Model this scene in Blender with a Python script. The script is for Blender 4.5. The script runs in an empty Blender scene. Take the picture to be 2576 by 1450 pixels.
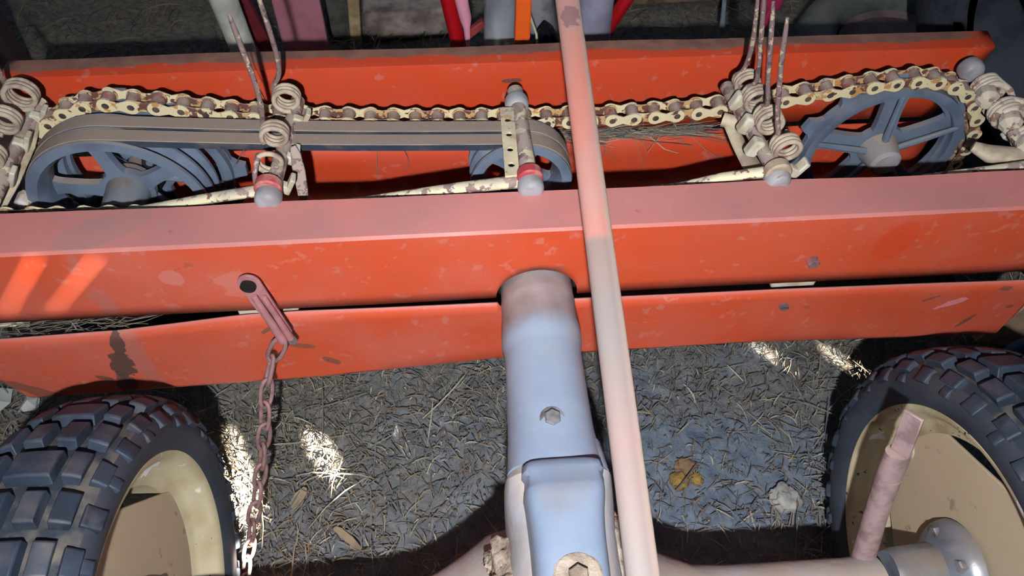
import bpy, bmesh, math, random
from mathutils import Vector, Matrix, noise
random.seed(7)
PI = math.pi
SC = bpy.context.scene
COL = SC.collection
V = Vector

# ------------------------------------------------------------------ camera
cam_d = bpy.data.cameras.new('camera')
cam_d.sensor_width = 36.0
cam_d.lens = 1900.0/2576.0*36.0
cam_d.clip_start = 0.02
cam = bpy.data.objects.new('camera', cam_d)
COL.objects.link(cam)
_pt, _ro, _ya = math.radians(53), math.radians(1.96), math.radians(6.11)
_f = V((math.sin(_ya)*math.cos(_pt), math.cos(_ya)*math.cos(_pt), -math.sin(_pt)))
_r = _f.cross(V((0, 0, 1))).normalized()
_u = _r.cross(_f)
_r, _u = _r*math.cos(_ro)+_u*math.sin(_ro), -_r*math.sin(_ro)+_u*math.cos(_ro)
CAM = V((-.0899, 0, 1.119))
_m = Matrix((_r, _u, -_f)).transposed().to_4x4()
_m.translation = CAM
cam.matrix_world = _m
SC.camera = cam

# ------------------------------------------------------------------ light
w = bpy.data.worlds.new('dim_barn_air')
SC.world = w
w.use_nodes = True
w.node_tree.nodes['Background'].inputs[0].default_value = (.55, .68, 1.0, 1)
w.node_tree.nodes['Background'].inputs[1].default_value = .10

fl = bpy.data.lights.new('phone_flash', 'AREA')
fl.shape = 'DISK'; fl.size = .022; fl.energy = 15.5; fl.spread = math.radians(165)
fl.color = (.95, .98, 1.05)
flo = bpy.data.objects.new('phone_flash', fl)
COL.objects.link(flo)
flo.matrix_world = Matrix.Translation(_f*-.20 + _u*-.115 + _r*.0) @ _m

SUN = V((.46*.906, -.888*.906, .4226)).normalized()          # direction towards the sun
sd = bpy.data.lights.new('sun', 'SUN')
sd.energy = 240; sd.angle = math.radians(.53); sd.color = (1, .87, .68)
sun = bpy.data.objects.new('sun', sd); COL.objects.link(sun)
sun.rotation_euler = SUN.to_track_quat('Z', 'Y').to_euler()
sun.location = (1, -3, 4)

SC.view_settings.view_transform = 'Standard'
SC.view_settings.look = 'None'
SC.view_settings.gamma = 1
SC.view_settings.use_curve_mapping = False
SC.view_settings.exposure = 0

# ------------------------------------------------------------------ materials
def lin(c):
    return tuple(((x/255)/12.92 if x/255 <= .04045 else ((x/255+.055)/1.055)**2.4) for x in c)+(1,)

class NT:
    def __init__(s, name):
        s.m = bpy.data.materials.new(name); s.m.use_nodes = True
        s.t = s.m.node_tree; s.b = s.t.nodes['Principled BSDF']
        s.geo = s.t.nodes.new('ShaderNodeNewGeometry')
        s.pos = s.geo.outputs['Position']
    def n(s, k, **kw):
        o = s.t.nodes.new(k)
        for a, v in kw.items(): setattr(o, a, v)
        return o
    def ln(s, a, b): s.t.links.new(a, b)
    def val(s, sock, x):
        if isinstance(x, (int, float, tuple)): sock.default_value = x
        else: s.ln(x, sock)
    def noise(s, scale, detail=4, rough=.55, vec=None, dist=0.0):
        o = s.n('ShaderNodeTexNoise')
        o.inputs['Scale'].default_value = scale; o.inputs['Detail'].default_value = detail
        o.inputs['Roughness'].default_value = rough; o.inputs['Distortion'].default_value = dist
        s.ln(vec or s.pos, o.inputs['Vector']); return o.outputs['Fac']
    def vor(s, scale, vec=None):
        o = s.n('ShaderNodeTexVoronoi'); o.inputs['Scale'].default_value = scale
        s.ln(vec or s.pos, o.inputs['Vector']); return o.outputs['Distance']
    def ramp(s, fac, a, b, lo=0., hi=1.):
        o = s.n('ShaderNodeMapRange'); o.clamp = True
        s.ln(fac, o.inputs[0])
        for i, v in enumerate((a, b, lo, hi)): o.inputs[i+1].default_value = v
        return o.outputs[0]
    def math(s, op, a, b=0.0, c=None):
        o = s.n('ShaderNodeMath', operation=op)
        s.val(o.inputs[0], a); s.val(o.inputs[1], b)
        if c is not None: s.val(o.inputs[2], c)
        return o.outputs[0]
    def mix(s, fac, a, b):
        o = s.n('ShaderNodeMix', data_type='RGBA')
        s.val(o.inputs[0], fac); s.val(o.inputs[6], a); s.val(o.inputs[7], b)
        return o.outputs[2]
    def sep(s, v):
        o = s.n('ShaderNodeSeparateXYZ'); s.ln(v, o.inputs[0]); return o.outputs
    def blob(s, cx, cz, rx, rz, ang=0, ax=('X', 'Z'), jit=.25, scale=90):
        p = s.sep(s.pos)
        x = s.math('SUBTRACT', p[ax[0]], cx); z = s.math('SUBTRACT', p[ax[1]], cz)
        c, q = math.cos(ang), math.sin(ang)
        u = s.math('ADD', s.math('MULTIPLY', x, c/rx), s.math('MULTIPLY', z, q/rx))
        v = s.math('ADD', s.math('MULTIPLY', x, -q/rz), s.math('MULTIPLY', z, c/rz))
        d = s.math('ADD', s.math('MULTIPLY', u, u), s.math('MULTIPLY', v, v))
        nz = s.math('MULTIPLY', s.math('SUBTRACT', s.noise(scale), .5), jit*8)
        return s.ramp(s.math('ADD', d, nz), 1.05, .9)
    def bump(s, h, dist, strength=.6):
        o = s.n('ShaderNodeBump'); o.inputs['Strength'].default_value = strength
        o.inputs['Distance'].default_value = dist
        s.ln(h, o.inputs['Height']); s.ln(o.outputs[0], s.b.inputs['Normal'])
    def fin(s, col, rough=.5, metal=0., spec=.5):
        s.val(s.b.inputs['Base Color'], col); s.val(s.b.inputs['Roughness'], rough)
        s.val(s.b.inputs['Metallic'], metal); s.b.inputs['Specular IOR Level'].default_value = spec
        return s.m
    def up(s):
        return s.sep(s.geo.outputs['Normal'])['Z']

def simple(name, col, col2=None, scale=30, rough=.6, metal=0., bumpd=.0006, lo=.45, hi=.62, spec=.4, dust=None, dlo=.5, dhi=1.1, dscale=14):
    s = NT(name)
    c = lin(col)
    if col2: c = s.mix(s.ramp(s.noise(scale, 6), lo, hi), lin(col), lin(col2))
    if dust:
        k = s.ramp(s.math('ADD', s.math('MULTIPLY', s.up(), .45), s.noise(dscale, 5)), dlo, dhi)
        c = s.mix(k, c, lin(dust))
    if bumpd: s.bump(s.noise(scale*4, 5), bumpd)
    return s.fin(c, rough, metal, spec)

def orange(name, kind):
    s = NT(name)
    base = s.mix(s.ramp(s.noise(5, 3), .35, .7), lin((204, 78, 42)), lin((200, 86, 58))) if kind == 'front' else s.mix(s.ramp(s.noise(5, 3), .35, .7), lin((206, 70, 34)), lin((202, 74, 42)))
    dust = lin((206, 150, 143))
    n1 = s.ramp(s.noise(7, 6, .6), .42, .72)
    c = s.mix(s.math('MULTIPLY', n1, .22 if kind == 'front' else .10), base, dust)
    sp = s.ramp(s.noise(55, 2), .64, .70)
    c = s.mix(s.math('MULTIPLY', sp, .25), c, dust)
    up = s.ramp(s.up(), .5, .9)
    if kind == 'front':
        pat = s.ramp(s.noise(9, 6, .62), .2, .8, .62, .95)
        c = s.mix(s.math('MULTIPLY', up, pat), c, s.mix(s.ramp(s.noise(4.5, 4), .4, .62), lin((205, 140, 134)), lin((176, 126, 122))))
        c = s.mix(s.math('MULTIPLY', s.blob(-.46, .548, .05, .02, .5, ('X', 'Y'), .15, 30), .35), c, lin((150, 125, 118)))
        dark = lin((92, 70, 62)); br = lin((120, 78, 62))
        bl = None
        def add(k, colr, a=.95):
            nonlocal c
            c = s.mix(s.math('MULTIPLY', k, a), c, colr)
        add(s.blob(-.503, .352, .008, .030, -.25, jit=.35, scale=75), dark)
        add(s.blob(-.514, .305, .014, .032, -.22, jit=.4, scale=75), dark)
        add(s.blob(-.524, .262, .014, .026, -.2, jit=.4, scale=75), dark, .8)
        add(s.blob(-.645, .262, .05, .010, -.75, jit=.3, scale=50), br, .8)
        add(s.blob(-.545, .277, .013, .005, -.6, jit=.3, scale=90), dark, .8)
        add(s.blob(-.325, .367, .010, .0035, .7, jit=.3), dark, .7)
        add(s.blob(-.318, .349, .010, .0030, .9, jit=.3), dark, .6)
        add(s.blob(-.290, .328, .016, .0055, -.25, jit=.2), br, .8)
        add(s.blob(-.262, .290, .013, .006, -.7, jit=.2), dark, .7)
        add(s.blob(.50, .357, .013, .0025, .5, jit=.3), dark, .7)
        add(s.blob(.575, .30, .004, .016, -.5, jit=.3), dark, .8)
        add(s.blob(.592, .372, .010, .006, 0, jit=.4), dark, .7)
        add(s.blob(.62, .33, .006, .004, 0, jit=.4), dark, .7)
        add(s.blob(.535, .345, .018, .006, .6, jit=.5, scale=70), lin((225, 150, 160)), .7)
        add(s.blob(.262, .275, .007, .002, .1, jit=.1), dark, .7)
        add(s.blob(.37, .5195, .0, .0001, 0) if False else s.blob(-.33, .46, .03, .022, 0, jit=.4, scale=40), dust, .25)
        add(s.blob(-.40, .475, .012, .014, 0, jit=.2, scale=60), dust, .3)
        add(s.blob(.40, .478, .022, .034, -.2, jit=.05, scale=25), lin((205, 62, 28)), .5)
        add(s.blob(0.0, .458, .030, .004, 0, jit=.5, scale=120), lin((120, 85, 85)), .5)
        fine = s.ramp(s.noise(38, 3, .7), .70, .74)
        add(fine, dark, .35)
    else:
        y = s.sep(s.pos)['Y']
        wob = s.math('MULTIPLY', s.math('SUBTRACT', s.noise(9, 5), .5), .035)
        k = s.ramp(s.math('ADD', y, wob), .8235, .8265)
        xr = s.ramp(s.sep(s.pos)['X'], .60, .63, 1, 0)
        c = s.mix(s.math('MULTIPLY', s.math('MULTIPLY', k, xr), .9), c, s.mix(s.ramp(s.noise(40, 5), .4, .65), lin((112, 90, 80)), lin((140, 110, 92))))
        c = s.mix(s.math('MULTIPLY', s.blob(-.013, .492, .014, .0035, .05, jit=.3, scale=120), .9), c, lin((100, 70, 62)))
        c = s.mix(s.math('MULTIPLY', s.blob(.29, .33, .02, .02, .05, jit=.3, scale=50), .15), c, dust)
    s.bump(s.noise(3.2, 2), .004, .35)
    return s.fin(c, s.ramp(s.noise(20, 3), .3, .7, .42, .62), 0, .35)

M = {}
M['orange_front'] = orange('orange_paint_dusty', 'front')
M['orange_back'] = orange('orange_paint_dirty_edge', 'back')

def col_mat():
    s = NT('silver_column_dusty_end')
    c = s.mix(s.ramp(s.noise(12, 5), .4, .65), lin((146, 158, 174)), lin((134, 146, 164)))
    k = s.ramp(s.math('ADD', s.sep(s.pos)['Y'], s.math('MULTIPLY', s.math('SUBTRACT', s.noise(26, 4), .5), .06)), .448, .475)
    c = s.mix(s.math('MULTIPLY', k, .85), c, s.mix(s.ramp(s.noise(30, 4), .4, .65), lin((158, 146, 140)), lin((136, 120, 112))))
    c = s.mix(s.math('MULTIPLY', s.ramp(s.noise(16, 5), .58, .72), .5), c, lin((160, 148, 138)))
    s.bump(s.noise(70, 5), .0008)
    return s.fin(c, .5, .05, .4)

def chipped(name, a, b, cc, t=.5, scale=60):
    s = NT(name)
    n = s.noise(scale, 4, .6)
    c = s.mix(s.ramp(n, t-.012, t+.012), lin(a), lin(b))
    c = s.mix(s.ramp(s.noise(scale*.7, 3), .60, .63), c, lin(cc))
    c = s.mix(s.math('MULTIPLY', s.ramp(s.math('ADD', s.math('MULTIPLY', s.up(), .3), s.noise(35, 3)), .62, .95), .75), c, lin((176, 160, 146)))
    s.bump(n, .0012, .8)
    return s.fin(c, .6, 0, .4)
M['link_cream'] = chipped('chipped_cream_paint', (222, 208, 164), (98, 62, 58), (196, 142, 84), .60, 75)
M['link_rust'] = chipped('rusty_link_paint', (196, 158, 106), (108, 70, 62), (215, 200, 160), .50, 90)
M['roller'] = chipped('dusty_roller', (128, 100, 92), (150, 120, 104), (165, 60, 52), .5, 60)
M['pin'] = simple('greasy_pin', (96, 80, 68), (60, 50, 46), 120, .6, 0, .0006)
M['bar'] = chipped('worn_bar_paint', (170, 152, 140), (112, 84, 80), (222, 212, 172), .52, 70)
M['rod'] = chipped('rod_flaked_paint', (222, 212, 172), (128, 92, 88), (205, 200, 198), .54, 80)
M['coil'] = simple('tine_coil_beige', (188, 172, 148), (150, 128, 112), 55, .6, 0, .001)
M['tine'] = chipped('tine_wire', (128, 106, 104), (186, 168, 136), (96, 76, 76), .58, 140)
M['arm'] = simple('beige_arm_paint', (196, 180, 152), (164, 144, 122), 40, .55, 0, .0006)
M['mud_cream'] = chipped('caked_cream_tine', (212, 196, 172), (150, 118, 104), (206, 196, 196), .56, 70)
M['nylon'] = simple('white_nylon_roller', (160, 158, 160), (136, 130, 130), 30, .45, 0, .0004)
M['red_paint'] = simple('red_collar_paint', (176, 66, 68), (190, 130, 118), 60, .5, 0, .0004)
M['blue_steel'] = simple('blue_grey_pulley_paint', (112, 124, 140), (96, 106, 122), 20, .42, .0, .0006, dust=(158, 145, 130), dlo=.72, dhi=1.15, dscale=12)
M['blue_hub'] = simple('blue_grey_bare_hub', (134, 142, 150), (108, 114, 122), 30, .38, .35, .0006, dust=(158, 140, 122), dlo=.75, dhi=1.1)
M['belt'] = simple('dusty_v_belt', (56, 66, 82), (66, 74, 86), 30, .8, 0, .002, dust=(146, 128, 114), dlo=.36, dhi=.74, dscale=22)
M['grey_cast'] = simple('silver_grey_casting', (146, 158, 174), (136, 149, 168), 12, .5, .05, .0009, dust=(168, 155, 146), dlo=.86, dhi=1.22, dscale=13)
M['grey_column'] = col_mat()
M['grey_dusty'] = simple('dusty_grey_casting', (164, 160, 164), (146, 140, 136), 14, .6, .0, .002, dust=(170, 152, 132), dlo=.7, dhi=1.1, dscale=18)
M['cover'] = simple('silver_cover_paint', (138, 150, 168), (128, 142, 162), 12, .45, .1, .0009, dust=(140, 130, 122), dlo=.98, dhi=1.3, dscale=13)
M['mud'] = simple('dried_mud', (172, 156, 138), (128, 112, 96), 40, .95, 0, .006)
M['bolt'] = simple('grey_bolt', (150, 146, 146), (104, 98, 96), 60, .45, .5, .0004)
M['bolt_red'] = simple('painted_over_bolt', (150, 108, 104), (92, 84, 88), 60, .5, .2, .0004)
M['cream_rim'] = chipped('cream_rim_paint', (214, 204, 158), (206, 194, 150), (226, 224, 212), .5, 22)
def disc_mat():
    s = NT('tan_wheel_plate')
    c = s.mix(s.ramp(s.noise(4, 4), .35, .65), lin((188, 168, 140)), lin((172, 160, 130)))
    c = s.mix(s.math('MULTIPLY', s.ramp(s.noise(30, 4, .7), .64, .70), .5), c, lin((120, 92, 66)))
    c = s.mix(s.math('MULTIPLY', s.ramp(s.noise(9, 2), .60, .75), .4), c, lin((206, 200, 176)))
    s.bump(s.noise(60, 4), .0005)
    return s.fin(c, .62, 0, .3)
M['plate'] = disc_mat()
def rim_mat(right):
    s = NT('cream_rim_paint' + ('_rusty' if right else ''))
    c = s.mix(s.ramp(s.noise(18, 4), .45, .6), lin((196, 184, 150)), lin((180, 166, 130)))
    c = s.mix(s.ramp(s.noise(26, 3), .63, .66), c, lin((226, 226, 222)))
    c = s.mix(s.ramp(s.noise(70, 3, .7), .64 if right else .70, .67 if right else .72), c, lin((84, 58, 44)))
    if right:
        k = s.ramp(s.noise(7, 5), .5, .6)
        z = s.sep(s.pos)['Y']
        c = s.mix(s.math('MULTIPLY', k, s.ramp(z, .30, .40, 0, .9)), c, lin((128, 88, 46)))
    s.bump(s.noise(50, 4), .0005)
    return s.fin(c, .5, 0, .4)
M['rim_l'] = rim_mat(False); M['rim_r'] = rim_mat(True)
M['tyre'] = simple('tyre_rubber', (46, 55, 68), (32, 40, 52), 22, .58, 0, .0012, spec=.45, dust=(96, 88, 88), dlo=.85, dhi=1.35, dscale=40)
M['tyre_base'] = simple('tyre_carcass_dusty', (44, 50, 58), (98, 91, 84), 34, .85, 0, .001, lo=.44, hi=.62)
M['tyre_side'] = simple('tyre_sidewall', (44, 50, 60), (70, 74, 82), 12, .62, 0, .0006, lo=.4, hi=.75)
M['pink_bar'] = None
def pinkbar():
    s = NT('faded_orange_bar')
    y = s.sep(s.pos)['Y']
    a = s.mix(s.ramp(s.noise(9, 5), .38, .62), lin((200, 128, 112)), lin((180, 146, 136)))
    b = s.mix(s.ramp(s.noise(7, 5), .4, .66), lin((142, 130, 124)), lin((154, 128, 120)))  # dusty near half, colour also darkened to offset the close flash
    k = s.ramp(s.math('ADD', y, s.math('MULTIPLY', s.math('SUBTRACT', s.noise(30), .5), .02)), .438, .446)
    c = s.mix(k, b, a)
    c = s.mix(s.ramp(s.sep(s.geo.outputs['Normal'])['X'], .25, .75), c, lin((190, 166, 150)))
    c = s.mix(s.math('MULTIPLY', s.ramp(s.noise(28, 4, .6), .62, .68), .6), c, lin((160, 128, 118)))
    c = s.mix(s.math('MULTIPLY', s.blob(.037, .70, .010, .016, 0, ('X', 'Y'), .5, 110), .6), c, lin((110, 84, 92)))
    s.bump(s.noise(160, 3), .0006)
    return s.fin(c, .6, 0, .35)
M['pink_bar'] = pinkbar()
M['lever'] = simple('mauve_lever_paint', (164, 138, 136), (136, 112, 110), 60, .5, .1, .001, dust=(190, 165, 150), dlo=.75, dhi=1.15)
M['pink_iron'] = simple('pink_dusty_iron', (176, 122, 120), (158, 106, 106), 40, .6, .1, .0006)
M['chain_pink'] = simple('rusty_pink_chain', (158, 122, 120), (128, 98, 94), 70, .55, .2, .0006)
M['dark'] = simple('dark_iron', (34, 28, 28), (22, 18, 18), 20, .7)
M['cream'] = simple('cream_spacer', (206, 200, 178), (180, 168, 140), 50, .5)

def ground_mat():
    s = NT('dusty_earth_floor')
    c = s.mix(s.ramp(s.noise(26, 8, .72), .36, .64), lin((98, 106, 116)), lin((156, 162, 170)))
    tanz = s.mix(s.ramp(s.noise(60, 6, .7), .4, .62), lin((112, 106, 96)), lin((158, 148, 130)))
    p = s.sep(s.pos)
    g = s.math('ADD', s.math('MULTIPLY', s.math('ABSOLUTE', s.math('SUBTRACT', p['X'], .2)), .7), s.math('MULTIPLY', p['Y'], .95))
    g = s.math('ADD', g, s.math('MULTIPLY', s.math('SUBTRACT', s.noise(8, 4), .5), 1.0))
    c = s.mix(s.math('MULTIPLY', s.ramp(g, .5, 1.0), .85), c, tanz)
    blue = s.blob(.3, .44, .22, .12, 0, ('X', 'Y'), .12, 14)
    c = s.mix(s.math('MULTIPLY', blue, .6), c, s.mix(s.ramp(s.noise(45, 6, .7), .36, .6), lin((92, 110, 132)), lin((142, 158, 176))))
    c = s.mix(s.ramp(s.noise(150, 4, .8), .66, .71), c, lin((182, 174, 162)))
    s.bump(s.noise(85, 7, .75), .008, .8)
    return s.fin(c, .95, 0, .15)
M['ground'] = ground_mat()
def straw_mat(name, pal):
    s = NT(name)
    o = s.n('ShaderNodeNewGeometry')
    r = o.outputs['Random Per Island']
    cr = s.n('ShaderNodeValToRGB'); cr.color_ramp.interpolation = 'CONSTANT'
    s.ln(r, cr.inputs[0])
    els = cr.color_ramp.elements
    while len(els) < len(pal): els.new(.5)
    for i, c in enumerate(pal):
        els[i].position = i/len(pal); els[i].color = lin(c)
    c = s.mix(s.math('MULTIPLY', s.ramp(s.noise(30, 4), .4, .7), .45), cr.outputs[0], lin((104, 108, 112)))
    return s.fin(c, .8, 0, .25)
M['straw'] = straw_mat('straw', [(138, 124, 98), (118, 110, 96), (150, 132, 102), (106, 108, 108), (166, 154, 126), (120, 98, 78), (112, 116, 120), (190, 180, 156), (92, 90, 88), (130, 120, 104)])
M['straw_dark'] = straw_mat('old_hay', [(130, 116, 84), (98, 88, 64), (146, 130, 94), (86, 78, 62), (160, 146, 110)])

# ------------------------------------------------------------------ mesh builder
def frame(d, hint=V((0, 0, 1))):
    d = d.normalized()
    if abs(d.dot(hint)) > .98: hint = V((1, 0, 0))
    a = hint.cross(d).normalized(); b = d.cross(a)
    return a, b

class MB:
    def __init__(s): s.v = []; s.f = []; s.mi = []; s.cur = 0
    def add(s, vs, fs):
        n = len(s.v); s.v += [V(p) for p in vs]
        for f in fs: s.f.append(tuple(n+i for i in f)); s.mi.append(s.cur)
        return s
    def tube(s, path, r, n=12, cap=True, flat=1.0, hint=V((0, 0, 1))):
        path = [V(p) for p in path]; rs = r if isinstance(r, (list, tuple)) else [r]*len(path)
        vs = []; fs = []; pa = None
        for i, p in enumerate(path):
            d = (path[min(i+1, len(path)-1)]-path[max(i-1, 0)]).normalized()
            if pa is None: a, b = frame(d, hint)
            else:
                a = (pa-d*pa.dot(d))
                a = a.normalized() if a.length > 1e-6 else frame(d)[0]
                b = d.cross(a)
            pa = a
            for k in range(n):
                t = 2*PI*k/n
                vs.append(p+a*(math.cos(t)*rs[i])+b*(math.sin(t)*rs[i]*flat))
        for i in range(len(path)-1):
            for k in range(n):
                k2 = (k+1) % n
                fs.append((i*n+k, i*n+k2, (i+1)*n+k2, (i+1)*n+k))
        if cap:
            fs.append(tuple(range(n))[::-1]); fs.append(tuple((len(path)-1)*n+k for k in range(n)))
        return s.add(vs, fs)
    def lathe(s, prof, c, ax, n=48, closed=False):
        """prof: list of (distance along the axis, radius)"""
        c = V(c); ax = V(ax).normalized(); a, b = frame(ax)
        vs = []; fs = []; m = len(prof)
        for k in range(n):
            t = 2*PI*k/n; d = a*math.cos(t)+b*math.sin(t)
            for (h, r) in prof: vs.append(c+ax*h+d*r)
        for k in range(n):
            k2 = (k+1) % n
            for i in range(m if closed else m-1):
                j = (i+1) % m
                fs.append((k*m+i, k2*m+i, k2*m+j, k*m+j))
        return s.add(vs, fs)
    def box(s, c, size, rot=None):
        c = V(c); h = V(size)/2; rot = rot or Matrix.Identity(3)
        vs = [c+rot @ V((h.x*a, h.y*b, h.z*d)) for a in (-1, 1) for b in (-1, 1) for d in (-1, 1)]
        return s.add(vs, [(0, 1, 3, 2), (4, 6, 7, 5), (0, 4, 5, 1), (2, 3, 7, 6), (0, 2, 6, 4), (1, 5, 7, 3)])
    def loft(s, rings, cap=True):
        n = len(rings[0]); vs = [p for r in rings for p in r]; fs = []
        for i in range(len(rings)-1):
            for k in range(n):
                k2 = (k+1) % n
                fs.append((i*n+k, i*n+k2, (i+1)*n+k2, (i+1)*n+k))
        if cap:
            fs.append(tuple(range(n))[::-1]); fs.append(tuple((len(rings)-1)*n+k for k in range(n)))
        return s.add(vs, fs)
    def plate(s, outer, holes, o, ux, uy, th):
        """flat plate with holes, 2-D loops mapped by o + ux*x + uy*y, extruded by th along ux x uy"""
        bm = bmesh.new(); es = []
        for lp in [outer]+holes:
            vv = [bm.verts.new((x, y, 0)) for x, y in lp]
            for i in range(len(vv)): es.append(bm.edges.new((vv[i], vv[(i+1) % len(vv)])))
        bmesh.ops.triangle_fill(bm, use_beauty=True, use_dissolve=False, edges=es)
        r = bmesh.ops.extrude_face_region(bm, geom=bm.faces[:])
        for e in r['geom']:
            if isinstance(e, bmesh.types.BMVert): e.co.z += 1
        bmesh.ops.recalc_face_normals(bm, faces=bm.faces[:])
        bm.verts.index_update()
        ux = V(ux); uy = V(uy); uz = ux.cross(uy); o = V(o)
        vs = [o+ux*v.co.x+uy*v.co.y+uz*(v.co.z*th) for v in bm.verts]
        fs = [tuple(v.index for v in f.verts) for f in bm.faces]
        bm.free()
        return s.add(vs, fs)
    def build(s, name, mat, parent=None, smooth=True, bevel=0, sub=0, solid=0, angle=35, loc=None):
        me = bpy.data.meshes.new(name)
        off = V(loc) if loc is not None else V((0, 0, 0))
        me.from_pydata([v-off for v in s.v], [], s.f); me.validate()
        mats = mat if isinstance(mat, (list, tuple)) else [mat]
        for m_ in mats: me.materials.append(m_)
        if len(mats) > 1 and len(me.polygons) == len(s.mi):
            me.polygons.foreach_set('material_index', s.mi)
        bm = bmesh.new(); bm.from_mesh(me)
        bmesh.ops.recalc_face_normals(bm, faces=bm.faces[:])
        for f in bm.faces: f.smooth = smooth
        if smooth:
            for e in bm.edges:
                if len(e.link_faces) == 2 and e.calc_face_angle(0) > math.radians(angle): e.smooth = False
        bm.to_mesh(me); bm.free()
        o = bpy.data.objects.new(name, me); COL.objects.link(o)
        o.location = off
        if parent: attach(o, parent)
        if solid:
            m_ = o.modifiers.new('thickness', 'SOLIDIFY'); m_.thickness = solid; m_.offset = 0
        if bevel:
            m_ = o.modifiers.new('bevel', 'BEVEL'); m_.width = bevel; m_.segments = 2; m_.limit_method = 'ANGLE'; m_.angle_limit = math.radians(35)
        if sub:
            m_ = o.modifiers.new('subdivision', 'SUBSURF'); m_.levels = sub; m_.render_levels = sub
        return o

def world_of(o):
    m_ = o.matrix_basis.copy()
    if o.parent: m_ = world_of(o.parent) @ o.matrix_parent_inverse @ m_
    return m_
def attach(o, p):
    o.parent = p
    o.matrix_parent_inverse = world_of(p).inverted()
def tag(o, label, cat=None, group=None, kind=None):
    o['label'] = label
    if cat: o['category'] = cat
    if group: o['group'] = group
    if kind: o['kind'] = kind
    return o
def thing(name, loc, label, cat, group=None):
    o = bpy.data.objects.new(name, None); COL.objects.link(o)
    o.location = loc; o.empty_display_size = .05
    return tag(o, label, cat, group)
def inst(src, parent, mat4):
    o = src.copy(); COL.objects.link(o)
    o.parent = parent; o.matrix_parent_inverse = world_of(parent).inverted()
    o.matrix_basis = mat4
    return o
def chaikin(pts, n=2, closed=True):
    for _ in range(n):
        q = []
        m = len(pts)
        for i in range(m if closed else m-1):
            a = pts[i]; b = pts[(i+1) % m]
            q.append(tuple(a[k]*.75+b[k]*.25 for k in range(len(a))))
            q.append(tuple(a[k]*.25+b[k]*.75 for k in range(len(a))))
        if not closed: q = [tuple(pts[0])]+q+[tuple(pts[-1])]
        pts = q
    return pts
def circle(r, n=48, cx=0, cy=0, a0=0): return [(cx+r*math.cos(a0+2*PI*k/n), cy+r*math.sin(a0+2*PI*k/n)) for k in range(n)]

# ------------------------------------------------------------------ setting
def build_floor():
    b = MB(); nx, ny = 150, 130
    x0, x1, y0, y1 = -2.2, 2.6, -1.5, 3.0
    vs = []
    for j in range(ny+1):
        for i in range(nx+1):
            x = x0+(x1-x0)*i/nx; y = y0+(y1-y0)*j/ny
            vs.append((x, y, noise.noise(V((x*5, y*5, 0)))*.010+noise.noise(V((x*16, y*16, 3)))*.006-.004))
    fs = [(j*(nx+1)+i, j*(nx+1)+i+1, (j+1)*(nx+1)+i+1, (j+1)*(nx+1)+i) for j in range(ny) for i in range(nx)]
    b.add(vs, fs)
    o = b.build('floor', M['ground']); o['kind'] = 'structure'
build_floor()

def build_sun_mask():
    """unseen wall added behind the camera to shape the sun; holes traced back from wanted patches"""
    Yw = -1.5
    def on_mask(x, y, z):
        t = (y-Yw)/(-SUN.y)
        p = V((x, y, z))+SUN*t
        return (p.x, p.z)
    holes = []
    def spot(x, y, z, r, stretch=1.0, n=14):
        cx, cz = on_mask(x, y, z)
        holes.append([(cx+r*math.cos(2*PI*k/n)*(1+.12*math.sin(3*k)), cz+r*stretch*math.sin(2*PI*k/n)) for k in range(n)])
    spot(-.318, .514, .012, .0165, .85)
    spot(-.450, .525, .012, .009, .8); spot(-.428, .470, .012, .0125, 1.4)
    spot(-.207, .550, .012, .0048, 1.2)
    spot(-.400, .360, .06, .022, 1.2)
    spot(.447, .646, .012, .0075, .6)
    spot(.573, .620, .012, .0085, .6)
    pass
    def slit(p, q, w_):
        a = on_mask(*p); c = on_mask(*q)
        d = V((c[0]-a[0], c[1]-a[1])).normalized(); n_ = V((-d.y, d.x))*w_
        holes.append([(a[0]-n_.x, a[1]-n_.y), (a[0]+n_.x, a[1]+n_.y), (c[0]+n_.x*.6, c[1]+n_.y*.6), (c[0]-n_.x*.6, c[1]-n_.y*.6)])
    slit((-.52, .52, .517), (-.595, .52, .425), .00024)
    slit((-.462, .52, .513), (-.545, .52, .425), .00018)
    slit((-.575, .52, .36), (-.625, .52, .29), .00022)
    slit((-.26, .525, .258), (-.29, .525, .248), .00025)
    b = MB()
    b.plate([(-4, -.3), (6, -.3), (6, 3.5), (-4, 3.5)], holes, (0, Yw, 0), (1, 0, 0), (0, 0, 1), -.0015)
    s = NT('sun_mask_boards')
    vec = s.n('ShaderNodeMapping'); vec.inputs['Scale'].default_value = (8, 1, .6); s.ln(s.pos, vec.inputs[0])
    c = s.mix(s.ramp(s.noise(4, 6, .6, vec.outputs[0]), .35, .7), lin((74, 58, 46)), lin((112, 92, 72)))
    o = b.build('sun_mask_wall', s.fin(c, .9), smooth=False); o['kind'] = 'structure'  # added out of view; blocks the sun except through the placed holes
build_sun_mask()

# ------------------------------------------------------------------ straw on the floor
def blade(b, p, ang, L, w_, lift, bend, roll):
    d = V((math.cos(ang), math.sin(ang), 0)); n_ = V((-d.y, d.x, 0))
    side = n_*math.cos(roll)*w_+V((0, 0, math.sin(roll)*w_))
    pts = []
    for k in range(4):
        t = k/3-.5
        pts.append(V(p)+d*(t*L)+n_*(bend*L*(t*t*4-1)*.25)+V((0, 0, lift*(k/3)+.004*(1-4*t*t))))
    vs = []
    for k, q in enumerate(pts):
        ww = 1.0 if 0 < k < 3 else .5
        vs += [q-side*ww, q+side*ww]
    b.add(vs, [(2*k, 2*k+1, 2*k+3, 2*k+2) for k in range(3)])

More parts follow.
